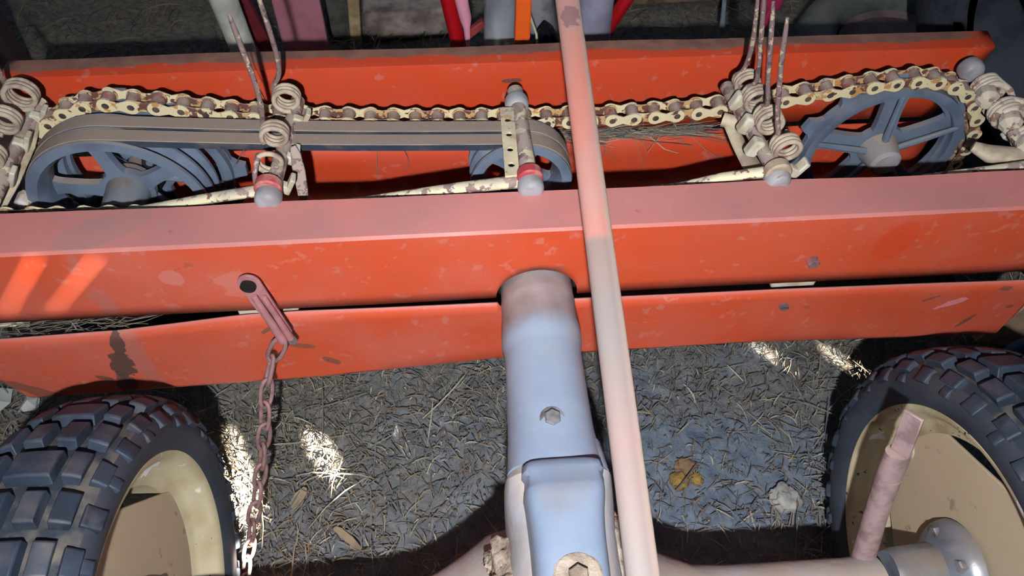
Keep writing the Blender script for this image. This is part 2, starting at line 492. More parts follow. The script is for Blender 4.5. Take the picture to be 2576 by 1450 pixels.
def straw_field(name, n, x0, x1, y0, y1, dens, Lr, mat, label, cat, zr=(.003, .016), wr=(.0004, .0011), seed=1):
    rnd = random.Random(seed); b = MB(); c = 0
    while c < n:
        x = rnd.uniform(x0, x1); y = rnd.uniform(y0, y1)
        if rnd.random() > dens(x, y): continue
        c += 1
        L = Lr[0]+(Lr[1]-Lr[0])*rnd.random()**2.2
        blade(b, (x, y, rnd.uniform(*zr)), rnd.uniform(0, 2*PI), L, rnd.uniform(*wr), rnd.uniform(0, .012)*(L/.05), rnd.uniform(-.35, .35), rnd.uniform(-.7, .7))
    o = b.build(name, mat, smooth=False)
    tag(o, label, cat, kind='stuff'); return o
def dens(x, y):
    blue = math.exp(-(((x-.27)/.22)**2+((y-.42)/.14)**2))
    g2 = math.exp(-(((x+.15)/.13)**2+((y-.38)/.12)**2))
    return max(.1, .9+.5*noise.noise(V((x*4, y*4, 1)))-.72*blue-.35*g2)
straw_field('straw_litter', 42000, -1.1, 1.25, .2, 1.05, dens, (.006, .042), M['straw'], 'broken tan straw and chaff strewn over the floor between the two wheels', 'straw')
straw_field('long_straw', 420, -1.1, 1.2, .25, 1.0, dens, (.06, .13), M['straw'], 'long loose hay stalks lying on top of the chaff on the floor', 'straw', zr=(.014, .03), wr=(.0006, .0011), seed=5)
straw_field('old_hay', 16000, -1.7, 1.7, 1.05, 2.4, lambda x, y: .9, (.015, .09), M['straw_dark'], 'dark matted old hay on the floor behind the rake', 'hay', zr=(.0, .035), wr=(.0008, .002), seed=9)

# ------------------------------------------------------------------ BELT RAKE
RAKE = thing('belt_rake', (0, .66, 0), 'orange belt rake attachment with chain, pulleys and tine bars between two long sheet metal shields', 'hay rake')
YF, YB = .52, .81

def shield_sheet(name, prof, x0, x1, mat, parent, nx=60, edge=None, jitter=0.):
    """prof: list of (y, z); edge(x, i) returns (dy, dz) for profile index i"""
    b = MB(); vs = []
    for i in range(nx+1):
        x = x0+(x1-x0)*i/nx
        for j, (y, z) in enumerate(prof):
            dy, dz = edge(x, j) if edge else (0, 0)
            vs.append((x, y+dy, z+dz))
    m = len(prof)
    b.add(vs, [(i*m+j, (i+1)*m+j, (i+1)*m+j+1, i*m+j+1) for i in range(nx) for j in range(m-1)])
    o = b.build(name, mat, parent, smooth=True, solid=.0022, angle=25)
    return o

# front upper shield: notch around the coupling column
def notch(x): # lower edge of the upper shield
    c = -.005; r = .0475
    z0 = .409+(x+.05)*-.001
    if abs(x-c) < r: return max(z0, .410+math.sqrt(r*r-(x-c)**2)*1.0)
    return z0
xs = sorted(set([-.665+1.33*i/70 for i in range(71)]+[-.005+.0475*math.cos(PI*k/20) for k in range(21)]))
b = MB(); vs = []
rows = 6
for x in xs:
    zb = notch(x); zt = .5205
    for j in range(rows+1): vs.append((x, YF+.0015*noise.noise(V((x*3, j*.3, 0))), zb+(zt-zb)*j/rows))
    wv = .0018*noise.noise(V((x*6, 2, 0)))
    vs.append((x, YF+.003, .5225)); vs.append((x, YF+.03, .5225+wv*.4)); vs.append((x, YF+.0565+wv, .5225+wv)); vs.append((x, YF+.0575+wv, .5185))
m = rows+5
b.add(vs, [(i*m+j, (i+1)*m+j, (i+1)*m+j+1, i*m+j+1) for i in range(len(xs)-1) for j in range(m-1)])
fus = b.build('shield', M['orange_front'], RAKE, solid=.0022, angle=25)
fus['label'] = 'front upper orange shield with pink dusty top flange'

def hexbolt(b, c, ax, r, h, wash=0):
    ax = V(ax); a, e = frame(ax); c = V(c)
    if wash: b.lathe([(0, 0), (0, wash), (.0012, wash), (.0014, 0)], c, ax, 20); c = c+ax*.0012
    ring = lambda d, rr: [c+ax*d+(a*math.cos(PI/3*k)+e*math.sin(PI/3*k))*rr for k in range(6)]
    b.loft([ring(0, r), ring(h*.8, r), ring(h, r*.85)])
b = MB(); hexbolt(b, (.312, YF-.0015, .451), (0, -1, 0), .0075, .008)
b.build('bolt', M['bolt_red'], fus, angle=20)
# lower shield
def ltop(x):
    pts = [(-.70, .372), (-.626, .374), (-.49, .379), (-.42, .388), (-.35, .398), (-.277, .401), (-.052, .3975), (.04, .397), (.286, .394), (.568, .386), (.66, .385)]
    for (a, c), (d, e) in zip(pts, pts[1:]):
        if a <= x <= d: return c+(e-c)*(x-a)/(d-a)
    return pts[-1][1]
def lbot(x):
    pts = [(-.672, .30), (-.668, .275), (-.655, .233), (-.597, .234), (-.438, .240), (-.288, .2445), (-.031, .268), (.297, .270), (.637, .254), (.641, .32)]
    if x <= pts[0][0]: return pts[0][1]
    for (a, c), (d, e) in zip(pts, pts[1:]):
        if a <= x <= d: return c+(e-c)*(x-a)/(d-a)
    return pts[-1][1]
xs = sorted(set([-.672+1.312*i/80 for i in range(81)]+[-.005+.0475*math.cos(PI*k/20) for k in range(21)]+[-.668, -.655, .637]))
b = MB(); vs = []
for x in xs:
    zt = ltop(x); zb = lbot(x)
    if abs(x+.005) < .0475: zt = min(zt, .410-math.sqrt(.0475**2-(x+.005)**2)*.9)
    lip = min(.011, (zt-zb)*.3)
    for j in range(7): vs.append((x, YF+.001+.002*noise.noise(V((x*3, j*.3, 7))), zb+lip+(zt-zb-lip)*j/6))
vs2 = []
m = 9
out = []
for i, x in enumerate(xs):
    zb = lbot(x)
    r = vs[i*7:(i+1)*7]
    out += [(x, YF+.016, zb-.002), (x, YF+.006, zb)]+r
b.add(out, [(i*m+j, (i+1)*m+j, (i+1)*m+j+1, i*m+j+1) for i in range(len(xs)-1) for j in range(m-1)])
fls = b.build('shield', M['orange_front'], RAKE, solid=.0022, angle=25)
fls['label'] = 'front lower orange shield with scraped dark patches near its left end'
b = MB(); hexbolt(b, (.306, YF-.001, .362), (0, -1, 0), .0065, .006)
b.build('bolt', M['bolt_red'], fls, angle=20)
# cream spacers in the slit
for x0, x1 in ((-.352, -.283), (.283, .338)):
    b = MB(); b.box(((x0+x1)/2, YF+.012, .404), (x1-x0, .012, .028)); b.build('spacer', M['cream'], RAKE, bevel=.002)
b = MB(); b.tube([(-.655, .545, .372), (-.632, .548, .376), (-.605, .552, .366)], [.007, .010, .008], 10, flat=.5); b.build('crank_rod', M['cream'], RAKE)
# back shields
def back_edge(x, j):
    wv = .004*noise.noise(V((x*4, 5, 0)))*(1 if x < .2 else .3)
    return ((wv, wv*.3) if j >= 4 else (0, 0))
b = MB(); nx = 70; vs = []
for i in range(nx+1):
    t = i/nx
    row = [(YB, .4035), (YB, .44), (YB, .48), (YB, .515), (YB+.0006, .5195), (YB+.018, .5210), (YB+.0345, .5205), (YB+.036, .517)]
    rx = [.600, .612, .622, .634, .635, .637, .640, .640]
    for j, (y, z) in enumerate(row):
        x = -.645+(rx[j]+.645)*t
        dy, dz = back_edge(x, j) if j > 4 else (0, 0)
        vs.append((x, y+dy, z+dz))
m = 8
b.add(vs, [(i*m+j, (i+1)*m+j, (i+1)*m+j+1, i*m+j+1) for i in range(nx) for j in range(m-1)])
o = b.build('shield', M['orange_back'], RAKE, solid=.0022, angle=25); o['label'] = 'rear upper orange shield with a brown scuffed top edge'
o = shield_sheet('shield', [(YB, .245), (YB, .30), (YB, .35), (YB, .394)], -.645, .62, M['orange_back'], RAKE, edge=lambda x, j: (0, (-.006 if j == 3 and x < -.2 else 0)))
o['label'] = 'rear lower orange shield seen behind the pulleys'
# end ties and bottom pan joining the shields
b = MB(); b.box((0, .665, .288), (1.2, .26, .004)); b.build('bottom_pan', M['dark'], RAKE)

# ---- roller chain
LC, RC, PR = V((-.49, .42)), V((.49, .412)), .1215
top = [(-.49, .5415), (-.43, .535), (-.363, .522), (-.285, .512), (-.207, .506), (-.13, .502), (-.053, .500), (.03, .498), (.116, .498), (.19, .501), (.261, .506), (.335, .516), (.407, .526), (.45, .5315), (.49, .5335)]
top = [(x, z-.008*math.cos(x*PI)) for x, z in top]
top = chaikin(top, 2, False)
loop = top+[(RC.x+PR*math.cos(PI/2-PI*k/24), RC.y+PR*math.sin(PI/2-PI*k/24)) for k in range(1, 24)]
loop += [(RC.x+(LC.x-RC.x)*k/30, .2905+.006*k/30-.02*math.sin(PI*k/30)) for k in range(0, 31)]
loop += [(LC.x+PR*math.cos(-PI/2-PI*k/24), LC.y+PR*math.sin(-PI/2-PI*k/24)) for k in range(1, 24)]
def resample(pts, n, closed):
    q = [V(p) for p in pts]
    if closed: q.append(q[0])
    L = [0]
    for a, c in zip(q, q[1:]): L.append(L[-1]+(c-a).length)
    out = []
    for k in range(n if closed else n+1):
        t = L[-1]*k/n; i = 0
        while i < len(L)-2 and L[i+1] < t: i += 1
        u = (t-L[i])/max(1e-9, L[i+1]-L[i]); out.append(q[i].lerp(q[i+1], u))
    return out, L[-1]
_, LEN = resample(loop, 10, True)
NP = int(round(LEN/.0274/2))*2
pins, _ = resample(loop, NP, True)
PITCH = LEN/NP

def link_plate(b, y0, th, pitch, R=.0096, waist=.0050):
    lp = []
    for k in range(11): a = -PI*.68+PI*1.36*k/10; lp.append((pitch/2+R*math.cos(a), R*math.sin(a)))
    lp.append((0, waist))
    for k in range(11): a = PI-PI*.68+PI*1.36*k/10; lp.append((-pitch/2+R*math.cos(a), R*math.sin(a)))
    lp.append((0, -waist))
    n = len(lp)
    vs = [(x, y0, z) for x, z in lp]+[(x, y0+th, z) for x, z in lp]
    b.add(vs, [tuple(range(n)), tuple(range(n, 2*n))[::-1]]+[(k, (k+1) % n, n+(k+1) % n, n+k) for k in range(n)])
def make_links(mc, mi, YC, pitch):
    WY = .74
    b = MB(); link_plate(b, -.0155*WY, .0022, pitch); link_plate(b, .0129*WY+.0004, .0022, pitch); b.cur = 1
    for sx in (-1, 1): b.tube([(sx*pitch/2, -.0172*WY, 0), (sx*pitch/2, .0172*WY, 0)], .0030, 10)
    for sx in (-1, 1): b.lathe([(-.0154*WY, .0042), (-.0158*WY, .0040), (-.0158*WY, .0028)], (sx*pitch/2, 0, 0), (0, 1, 0), 14)
    ol = b.build('outer_link', [mc, M['pin']], None, bevel=.0006, angle=30)
    b = MB(); link_plate(b, -.0122*WY, .0022, pitch, .0092, .0062); link_plate(b, .0096*WY+.0004, .0022, pitch, .0092, .0062)
    il = b.build('inner_link', mi, None, bevel=.0006, angle=30)
    return ol, il
CHY = .735
b = MB()
for p in pins: b.tube([(p.x, CHY-.0080, p.y), (p.x, CHY+.0080, p.y)], .0078, 14)
CH = b.build('roller_chain', M['roller'], RAKE, angle=30)
CH['label'] = 'long roller chain of chipped cream links running between the two sprockets'
OL, IL = make_links(M['link_cream'], M['link_rust'], CHY, PITCH)
def lay_links(pins, chain, y, closed=True):
    m = len(pins)
    for i in range(m if closed else m-1):
        a = pins[i]; c = pins[(i+1) % m]; d = c-a; mid = (a+c)/2
        M4 = Matrix.Translation((mid.x, y, mid.y)) @ Matrix.Rotation(-math.atan2(d.y, d.x), 4, 'Y')
        src = OL if i % 2 == 0 else IL
        if i < 2 and closed:
            src.matrix_basis = M4; src.parent = chain; src.matrix_parent_inverse = world_of(chain).inverted()
        else: inst(src, chain, M4)
lay_links(pins, CH, CHY)
# short front chain run at the left
fp = [V((-.67+.0274*k, .4935-.0010*k)) for k in range(10)]
b = MB()
for p in fp: b.tube([(p.x, .599-.0080, p.y), (p.x, .599+.0080, p.y)], .0078, 12)
CH2 = b.build('roller_chain', M['roller'], RAKE, angle=30)
CH2['label'] = 'second roller chain just inside the front flange at the left'
lay_links(fp, CH2, .599, False)

# ---- wheels of the drive
def sector_hole(a0, a1, ri, ro, wsp, n=10):
    """opening between two spokes at angles a0, a1"""
    lp = []
    def off(a, r, s): # angle offset so the spoke keeps its half width wsp
        return a+s*math.asin(min(.9, wsp/r))
    A0, A1 = off(a0, ro, 1), off(a1, ro, -1)
    B0, B1 = off(a0, ri, 1), off(a1, ri, -1)
    for k in range(n+1): a = A0+(A1-A0)*k/n; lp.append((ro*math.cos(a), ro*math.sin(a)))
    if B1 > B0:
        for k in range(4): a = B1+(B0-B1)*k/3; lp.append((ri*math.cos(a), ri*math.sin(a)))
    else: a = (B0+B1)/2; lp.append((ri*1.3*math.cos(a), ri*1.3*math.sin(a)))
    return chaikin(lp, 2)
XZ = ((1, 0, 0), (0, 0, 1))
def pulley(c, y0, y1, R, nsp, a0, hub_r, hub_y, ri, mat, wsp=.012, label=None, hubmat=None):
    cx, cz = c; b = MB(); w_ = y1-y0
    g = R*.12
    prof = [(0, R-.012), (0, R), (w_*.10, R), (w_*.18, R-g), (w_*.34, R-g), (w_*.46, R), (w_*.54, R), (w_*.66, R-g), (w_*.82, R-g), (w_*.90, R), (w_, R), (w_, R-.012), (w_*.8, R-.018), (w_*.5, R-.020), (w_*.2, R-.018)]
    b.lathe(prof, (cx, y0, cz), (0, 1, 0), 80, closed=True)
    holes = [sector_hole(a0+2*PI*k/nsp, a0+2*PI*(k+1)/nsp, ri, R-.020, wsp) for k in range(nsp)]
    b.plate(circle(R-.017, 80), holes, (cx, y0+w_*.55, cz), *XZ, -.010)
    o = b.build('pulley', mat, RAKE, bevel=.001, angle=30)
    if label: o['label'] = label
    b = MB()
    b.lathe([(-.004, hub_r*.55), (0, hub_r*.9), (.006, hub_r), (y0+w_-hub_y, hub_r*1.1), (y0+w_-hub_y+.001, 0)], (cx, hub_y, cz), (0, 1, 0), 32)
    b.lathe([(-.004, hub_r*.55), (-.004, hub_r*.5), (-.012, hub_r*.48), (-.012, 0)], (cx, hub_y, cz), (0, 1, 0), 24)
    b.tube([(cx, y1, cz), (cx, YB-.004, cz)], .011, 16)
    b.build('hub', hubmat or M['blue_hub'], o, angle=30)
    return o
R5 = 2*PI/5
P1 = pulley((-.495, .437), .662, .712, .104, 5, math.radians(100), .024, .648, .032, M['blue_steel'], .0085, label='large blue grey double groove pulley at the left')
P2 = pulley((-.012, .447), .664, .712, .063, 4, math.radians(60), .016, .655, .020, M['blue_steel'], .007, 'small blue grey double groove pulley at the middle')

def sprocket(c, y, R, a0, nteeth, ta, label, hub=True):
    cx, cz = c; b = MB()
    outer = []
    for k in range(nteeth):
        a = ta+2*PI*k/nteeth; da = 2*PI/nteeth
        for f, r in ((-.5, R-.003), (-.30, R-.003), (-.20, R+.002), (-.13, R+.0125), (.13, R+.0125), (.20, R+.002), (.30, R-.003)):
            outer.append(((r)*math.cos(a+da*f), (r)*math.sin(a+da*f)))
    holes = [sector_hole(a0+R5*k, a0+R5*(k+1), .036, R-.022, .0140) for k in range(5)]
    b.plate(outer, holes, (cx, y+.004, cz), *XZ, -.009)
    b.lathe([(-.006, R-.017), (-.008, R-.012), (-.007, R-.004), (.007, R-.004), (.007, R-.017)], (cx, y, cz), (0, 1, 0), 80, closed=True)
    for k in range(5):   # raised rib on every spoke
        a = a0+R5*k; d = V((math.cos(a), 0, math.sin(a)))
        p0 = V((cx, y-.006, cz))
        b.tube([p0+d*.02, p0+d*(R-.012)], [.0050, .0036], 8)
    o = b.build('sprocket', M['blue_steel'], RAKE, bevel=.0012, angle=30)
    o['label'] = label
    b = MB()
    b.lathe([(-.030, 0), (-.030, .016), (-.026, .0205), (-.010, .0235), (.006, .027), (.014, .02), (.014, 0)], (cx, y, cz), (0, 1, 0), 32)
    b.build('hub', M['grey_dusty'] if hub else M['dark'], o, angle=30)
    return o
sprocket((.49, .412), CHY, .1115, math.radians(96), 12, math.radians(9), 'blue grey five spoke sprocket wheel at the right')
sprocket((-.49, .42), CHY+.006, .1115, math.radians(60), 12, math.radians(-4), 'blue grey sprocket behind the large left pulley', False)

# ---- V belts
def belt_loop(y):
    c1 = V((-.495, .437)); c2 = V((-.012, .447)); r1, r2 = .1035, .0625
    d = c2-c1; L = d.length; th = math.atan2(d.y, d.x); al = math.acos((r1-r2)/L)
    pts = []
    n = 26
    a1 = th+al; a2 = th-al+2*PI
    for k in range(n+1): a = a1+(a2-a1)*k/n; pts.append((c1.x+r1*math.cos(a), c1.y+r1*math.sin(a)))
    a3 = th-al; a4 = th+al
    for k in range(1, 12): pts.append((pts[n][0]+(c2.x+r2*math.cos(a3)-pts[n][0])*k/12, pts[n][1]+(c2.y+r2*math.sin(a3)-pts[n][1])*k/12))
    for k in range(n+1): a = a3+(a4-a3)*k/n; pts.append((c2.x+r2*math.cos(a), c2.y+r2*math.sin(a)))
    e = pts[-1]; f = pts[0]
    for k in range(1, 16):
        t = k/16; pts.append((e[0]+(f[0]-e[0])*t, e[1]+(f[1]-e[1])*t-.004*math.sin(PI*t)))
    b = MB(); vs = []; m = len(pts)
    for i, p in enumerate(pts):
        p0 = V(pts[i-1]); p1 = V(pts[(i+1) % m]); t = (p1-p0).normalized(); nrm = V((t.y, -t.x))
        P_ = V(p)
        if nrm.dot(P_-V((-.25, .44))) < 0: nrm = -nrm
        for (w_, h) in ((-.0092, .001), (-.0085, .002), (.0085, .002), (.0092, .001), (.0062, -.0105), (-.0062, -.0105)):
            q = P_+nrm*h; vs.append((q.x, y+w_, q.y))
    b.add(vs, [(i*6+j, ((i+1) % m)*6+j, ((i+1) % m)*6+(j+1) % 6, i*6+(j+1) % 6) for i in range(m) for j in range(6)])
    return b.build('v_belt', M['belt'], RAKE, angle=30)
belt_loop(.6755); belt_loop(.6985)

# ---- tine bars
def cap_profile(r=.0165, L=.020):
    return [(0, 0), (0, r*.55), (.0015, r*.78), (.005, r*.95), (.009, r), (L-.003, r), (L, r*.93), (L, r*.6), (L, 0)]
def tine_bar(p0, p1, label, r=.0085):
    b = MB(); b.tube([p0, p1], r, 16)
    o = b.build('tine_bar', M['bar'], RAKE, angle=30); o['label'] = label
    return o
def end_cap(bar, p, d, r=.0145):
    b = MB(); b.lathe(cap_profile(r), p, d, 28)
    return b.build('end_cap', M['nylon'], bar, angle=40)
def collar(bar, p, d, mat, r=.0145, L=.014):
    b = MB(); b.lathe([(0, .006), (0, r*.9), (.002, r), (L-.002, r*1.03), (L, r*.9), (L, .006)], p, d, 24)
    b.build('collar', mat, bar, angle=30)
def spring_tine(bar, c, arm, start, turns=3.3, R=.0138, rw=.0029, pitch=.0056, tip=True, mat=None, clamp=1):
    """coil round the bar (axis Y), then a tine through the points of arm; start = angle where the tine leaves"""
    c = V(c); b = MB(); pts = []; R *= .97
    n = int(turns*22)
    for k in range(n+1):
        a = start+2*PI*turns*k/n
        pts.append(c+V((R*math.cos(a), (k/n-.5)*pitch*turns*-1, R*math.sin(a))))
    arm_p = [V(p) for p in chaikin([tuple(pts[0])]+[tuple(p) for p in arm], 2, False)]
    full = arm_p[::-1]+pts[1:]
    rs = []
    for k in range(len(full)):
        q = k/(len(arm_p)) if k < len(arm_p) else 1
        rs.append(rw*(.55+.45*min(1, q*6)) if tip else rw)
    k0 = len(arm_p)-1
    b.cur = 1; b.tube(full[:k0+2], rs[:k0+2], 10); b.cur = 0; b.tube(full[k0:], rs[k0:], 10)
    o = b.build('spring_tine', [mat or M['coil'], mat or M['tine']], bar, angle=50)
    b = MB()
    q = pts[-1]
    rot = Matrix.Rotation(.5*clamp, 3, 'Y')
    b.box((c.x+.019*clamp, c.y-.012, c.z-.022), (.006, .014, .024), rot)
    b.box((c.x+.010*clamp, c.y-.014, c.z-.024), (.014, .010, .012), rot)
    b.build('clamp', M['cream'], bar, bevel=.0015)
    return o
# bar 1
B1 = tine_bar((-.279, .752, .517), (-.292, .575, .527), 'tine bar left of centre, near the belt crossing')
spring_tine(B1, (-.284, .724, .545), [(-.2985, .730, .556), (-.286, .730, .572), (-.283, .728, .598), (-.2835, .727, .635), (-.286, .725, .69)], PI)
spring_tine(B1, (-.291, .662, .545), [(-.2985, .668, .575), (-.297, .668, .598), (-.297, .667, .62), (-.299, .666, .655), (-.301, .665, .692)], PI*.95, 3.1)
spring_tine(B1, (-.293, .620, .541), [(-.303, .612, .55), (-.309, .605, .535), (-.308, .602, .516)], PI*.8, 1.6, R=.0132, tip=False)
collar(B1, (-.293, .600, .531), (0, -1, 0), M['red_paint'])
end_cap(B1, (-.293, .570, .526), (0, 1, 0))
b = MB(); b.tube([(-.296, .592, .528), (-.37, .597, .512), (-.455, .603, .492), (-.52, .61, .478)], [.0075, .0065, .0045, .003], 12, flat=.8); b.build('crank_rod', M['rod'], B1)
b = MB(); b.plate(chaikin([(-.006, .040), (.006, .045), (.009, 0), (.001, -.055), (-.005, -.055)], 1), [], (-.270, .632, .50), (1, 0, 0), (0, .25, .97), -.004); b.build('hanger_plate', M['bar'], B1, bevel=.001)
# bar 2
B2 = tine_bar((-.014, .752, .520), (-.011, .575, .529), 'bare tine bar at the middle with no coils', .0098)
end_cap(B2, (-.014, .716, .520), (0, 1, 0), .0145)
end_cap(B2, (-.011, .570, .526), (0, 1, 0), .0145)
collar(B2, (-.011, .600, .531), (0, -1, 0), M['red_paint'], .0142, .014)
b = MB()
b.plate([(-.008, -.062), (.008, -.062), (.008, .052), (-.008, .052)], [circle(.004, 12, 0, y) for y in (-.045, -.02, .005, .03)], (-.029, .655, .533), (1, 0, .0), (.02, 1, 0), -.003)
b.build('drilled_strip', M['link_cream'], B2, smooth=False)
b = MB(); b.tube([(-.014, .590, .527), (-.09, .595, .515), (-.2, .600, .497), (-.28, .606, .484)], [.0085, .0072, .0042, .003], 12, flat=.8); b.build('crank_rod', M['rod'], B2)
# bar 3
B3 = tine_bar((.254, .752, .516), (.266, .57, .529), 'tine bar right of centre with four coils in a row')
spring_tine(B3, (.268, .731, .539), [(.2615, .735, .552), (.2635, .735, .575), (.260, .733, .60), (.2555, .732, .625), (.246, .73, .675)], PI*.9, 3.0, tip=False)
spring_tine(B3, (.269, .696, .543), [(.265, .700, .560), (.263, .700, .578), (.254, .698, .615), (.237, .693, .685)], PI*.75, 3.4)
spring_tine(B3, (.272, .655, .545), [(.268, .660, .560), (.259, .660, .590), (.249, .658, .628), (.230, .652, .698)], PI*.7, 3.8)
spring_tine(B3, (.281, .612, .541), [(.270, .622, .556), (.265, .624, .570), (.257, .624, .60), (.246, .624, .645), (.235, .623, .699)], PI*.75, 3.2, R=.0146)
end_cap(B3, (.266, .568, .524), (0, 1, 0), .0145)
collar(B3, (.266, .592, .531), (0, -1, 0), M['arm'], .0145, .014)
b = MB(); b.tube([(.264, .590, .526), (.21, .597, .512), (.165, .602, .496), (.10, .606, .486)], [.0075, .0062, .0045, .003], 12, flat=.8); b.build('crank_rod', M['rod'], B3)
b = MB(); b.tube([(.246, .692, .505), (.252, .665, .498), (.262, .625, .492), (.268, .590, .500)], [.008, .0095, .0125, .013], 12, flat=.5); b.tube([(.238, .70, .508), (.256, .69, .508)], .009, 12); b.build('crank_arm', M['arm'], B3)
for yy, zz in ((.705, .532), (.665, .530), (.628, .528)):
    b = MB(); b.box((.252, yy, zz), (.014, .014, .024), Matrix.Rotation(.35, 3, 'Y')); b.build('clamp', M['cream'], B3, bevel=.003)
# bar 0
B0 = tine_bar((-.588, .77, .514), (-.594, .58, .512), 'tine bar at the far left beside the large pulley')
spring_tine(B0, (-.592, .752, .541), [(-.607, .758, .560), (-.603, .758, .575), (-.612, .757, .605), (-.63, .755, .64)], PI*.9, 3.4, R=.0165, rw=.003)
spring_tine(B0, (-.597, .706, .541), [(-.615, .712, .555), (-.63, .712, .60)], PI, 3.2, R=.0155, rw=.003)
spring_tine(B0, (-.600, .655, .536), [(-.618, .66, .55), (-.63, .66, .58)], PI, 3.0, R=.0150, rw=.003)
b = MB(); b.tube([(-.583, .752, .515), (-.585, .70, .505), (-.594, .655, .495), (-.606, .61, .485)], [.005, .0075, .0085, .008], 12, flat=.6); b.build('crank_arm', M['arm'], B0)
b = MB()
for k in range(9):
    b.box((-.596+.008*math.sin(k*2.1), .70-.018*k, .475-.012*k+.005*math.cos(k*3)), (.02, .012, .016), Matrix.Rotation(k*1.3, 3, 'Y') @ Matrix.Rotation(k*.8, 3, 'Z'))
b.build('clamp', M['mud_cream'], B0, bevel=.003)
b = MB(); b.tube([(-.60, .615, .487), (-.582, .590, .476)], [.0015, .0015], 6); b.build('cotter_pin', M['bolt'], B0)
# bar 4
B4 = tine_bar((.600, .78, .505), (.604, .62, .495), 'tine bar at the far right swung down past the sprocket')
end_cap(B4, (.584, .757, .516), (0, 1, 0), .0155)
spring_tine(B4, (.600, .742, .504), [(.606, .735, .52), (.622, .73, .512), (.636, .728, .49), (.66, .72, .45)], PI*.4, 3.2, R=.0165, rw=.0042, mat=M['mud_cream'])
spring_tine(B4, (.607, .700, .500), [(.614, .70, .52), (.632, .70, .515), (.66, .69, .49), (.70, .68, .44)], PI*.4, 3.2, R=.0165, rw=.0042, mat=M['mud_cream'])
spring_tine(B4, (.618, .655, .496), [(.625, .65, .515), (.64, .645, .505), (.67, .64, .47)], PI*.4, 3.0, R=.0160, rw=.0042, mat=M['mud_cream'])
for (x, y, z) in ((.590, .726, .508), (.602, .682, .503), (.606, .64, .50)):
    b = MB(); b.lathe([(-.016, 0), (-.015, .009), (-.006, .014), (.006, .013), (.014, .009), (.015, 0)], (x, y, z), (.3, 1, .1), 10)
    b.build('clamp', M['mud_cream'], B4, angle=25)
b = MB(); b.tube([(.545, .652, .492), (.56, .64, .49), (.60, .628, .492), (.65, .622, .50)], [.008, .0135, .0145, .011], 14, flat=.7); b.build('crank_arm', M['arm'], B4)
b = MB(); b.tube([(.46, .604, .492), (.53, .603, .500), (.60, .602, .508), (.66, .602, .515)], [.003, .0045, .007, .008], 12, flat=.8); b.build('crank_rod', M['rod'], B4)

# chain bracket on the front shields
b = MB()
cpath = [V((-.3165, .508, .476)), V((-.306, .505, .43)), V((-.298, .500, .385))]
d = (cpath[2]-cpath[0]).normalized(); sx = V((1, 0, .2)).normalized()
ny = sx.cross(d).normalized()
if ny.y > 0: ny = -ny
L = (cpath[2]-cpath[0]).length
lp = [(-.010, -.012)]+[(.014*math.cos(a)-0, -.004+.014*math.sin(a)) for a in [PI+PI*k/10 for k in range(11)]][1:]
strip = [(.012*math.cos(PI+PI*k/10), .012*math.sin(PI+PI*k/10)) for k in range(11)]+[(.0115, L-.006), (.008, L), (-.006, L+.004), (-.010, L-.004)]
b.plate(strip, [], cpath[0]+ny*.003, sx, d, .003)
b.tube([cpath[0]+ny*.006+d*.016-sx*.0015, cpath[2]+ny*.010-sx*.0005], [.0035, .0055], 12)
b.tube([cpath[0]+ny*.006+d*.02+sx*.0078, cpath[2]+ny*.008+sx*.0085], [.0030, .0042], 12)
br = b.build('chain_bracket', M['pink_iron'], RAKE, bevel=.0008, angle=30)
b = MB(); b.lathe([(0, .0082), (.003, .0082), (.003, .0075), (.001, .007), (.0008, 0)], cpath[0]+ny*.006, ny, 20); b.build('bolt', M['dark'], br)
b = MB(); hexbolt(b, cpath[2]+ny*.004+sx*.006+d*.002, d, .0055, .010); b.build('bolt', M['bolt'], br, angle=20)

# hay caught in the slits
def straw_bunch(name, n, x0, x1, y0, y1, z0, z1, label, parent, seed, L=(.02, .08), hang=0):
    rnd = random.Random(seed); b = MB()
    for _ in range(n):
        p = V((rnd.uniform(x0, x1), rnd.uniform(y0, y1), rnd.uniform(z0, z1)))
        a = rnd.uniform(-.5, .5) if rnd.random() < .8 else rnd.uniform(-2, 2)
        d = V((math.cos(a), rnd.uniform(-.2, .2), math.sin(a)*.6)).normalized()
        l = rnd.uniform(*L); s_ = V((-d.z, 0, d.x))*rnd.uniform(.0004, .0009)
        q = p+d*l*.5+V((0, -.004, rnd.uniform(-.004, .004))); e = p+d*l
        b.add([p-s_, p+s_, q-s_, q+s_, e-s_*.6, e+s_*.6], [(0, 1, 3, 2), (2, 3, 5, 4)])
    o = b.build(name, M['straw'], parent, smooth=False)
    tag(o, label, 'straw', kind='stuff')
straw_bunch('caught_straw', 230, .02, .25, .803, .812, .388, .408, 'grey straw caught in the slit of the rear shield', None, 3)
straw_bunch('loose_stalks', 0, 0, 0, 0, 0, 0, 0, '', None, 3) if False else None
b = MB()
for pts in ([(.06, .800, .395), (.10, .797, .372), (.104, .797, .352)], [(.14, .799, .397), (.20, .797, .385), (.25, .796, .378)], [(.172, .799, .395), (.186, .797, .362)], [(.20, .799, .396), (.186, .797, .366)], [(.22, .799, .400), (.28, .797, .393)]):
    b.tube(pts, .0005, 5)
tag(b.build('straw_stalks', M['straw'], None), 'thin hay stalks hanging over the rear lower shield right of the diagonal bar', 'straw', kind='stuff')
b = MB()
for pts in ([(-.36, .69, .47), (-.335, .69, .505), (-.322, .69, .517)], [(-.31, .73, .535), (-.318, .73, .58), (-.322, .73, .61)], [(-.20, .80, .395), (-.205, .797, .35), (-.207, .797, .34)], [(-.165, .80, .395), (-.158, .797, .37), (-.163, .797, .35)]):
    b.tube(pts, .0005, 5)
tag(b.build('straw_stalks', M['straw'], None), 'thin hay stalks hanging between the large pulley and the small pulley', 'straw', kind='stuff')
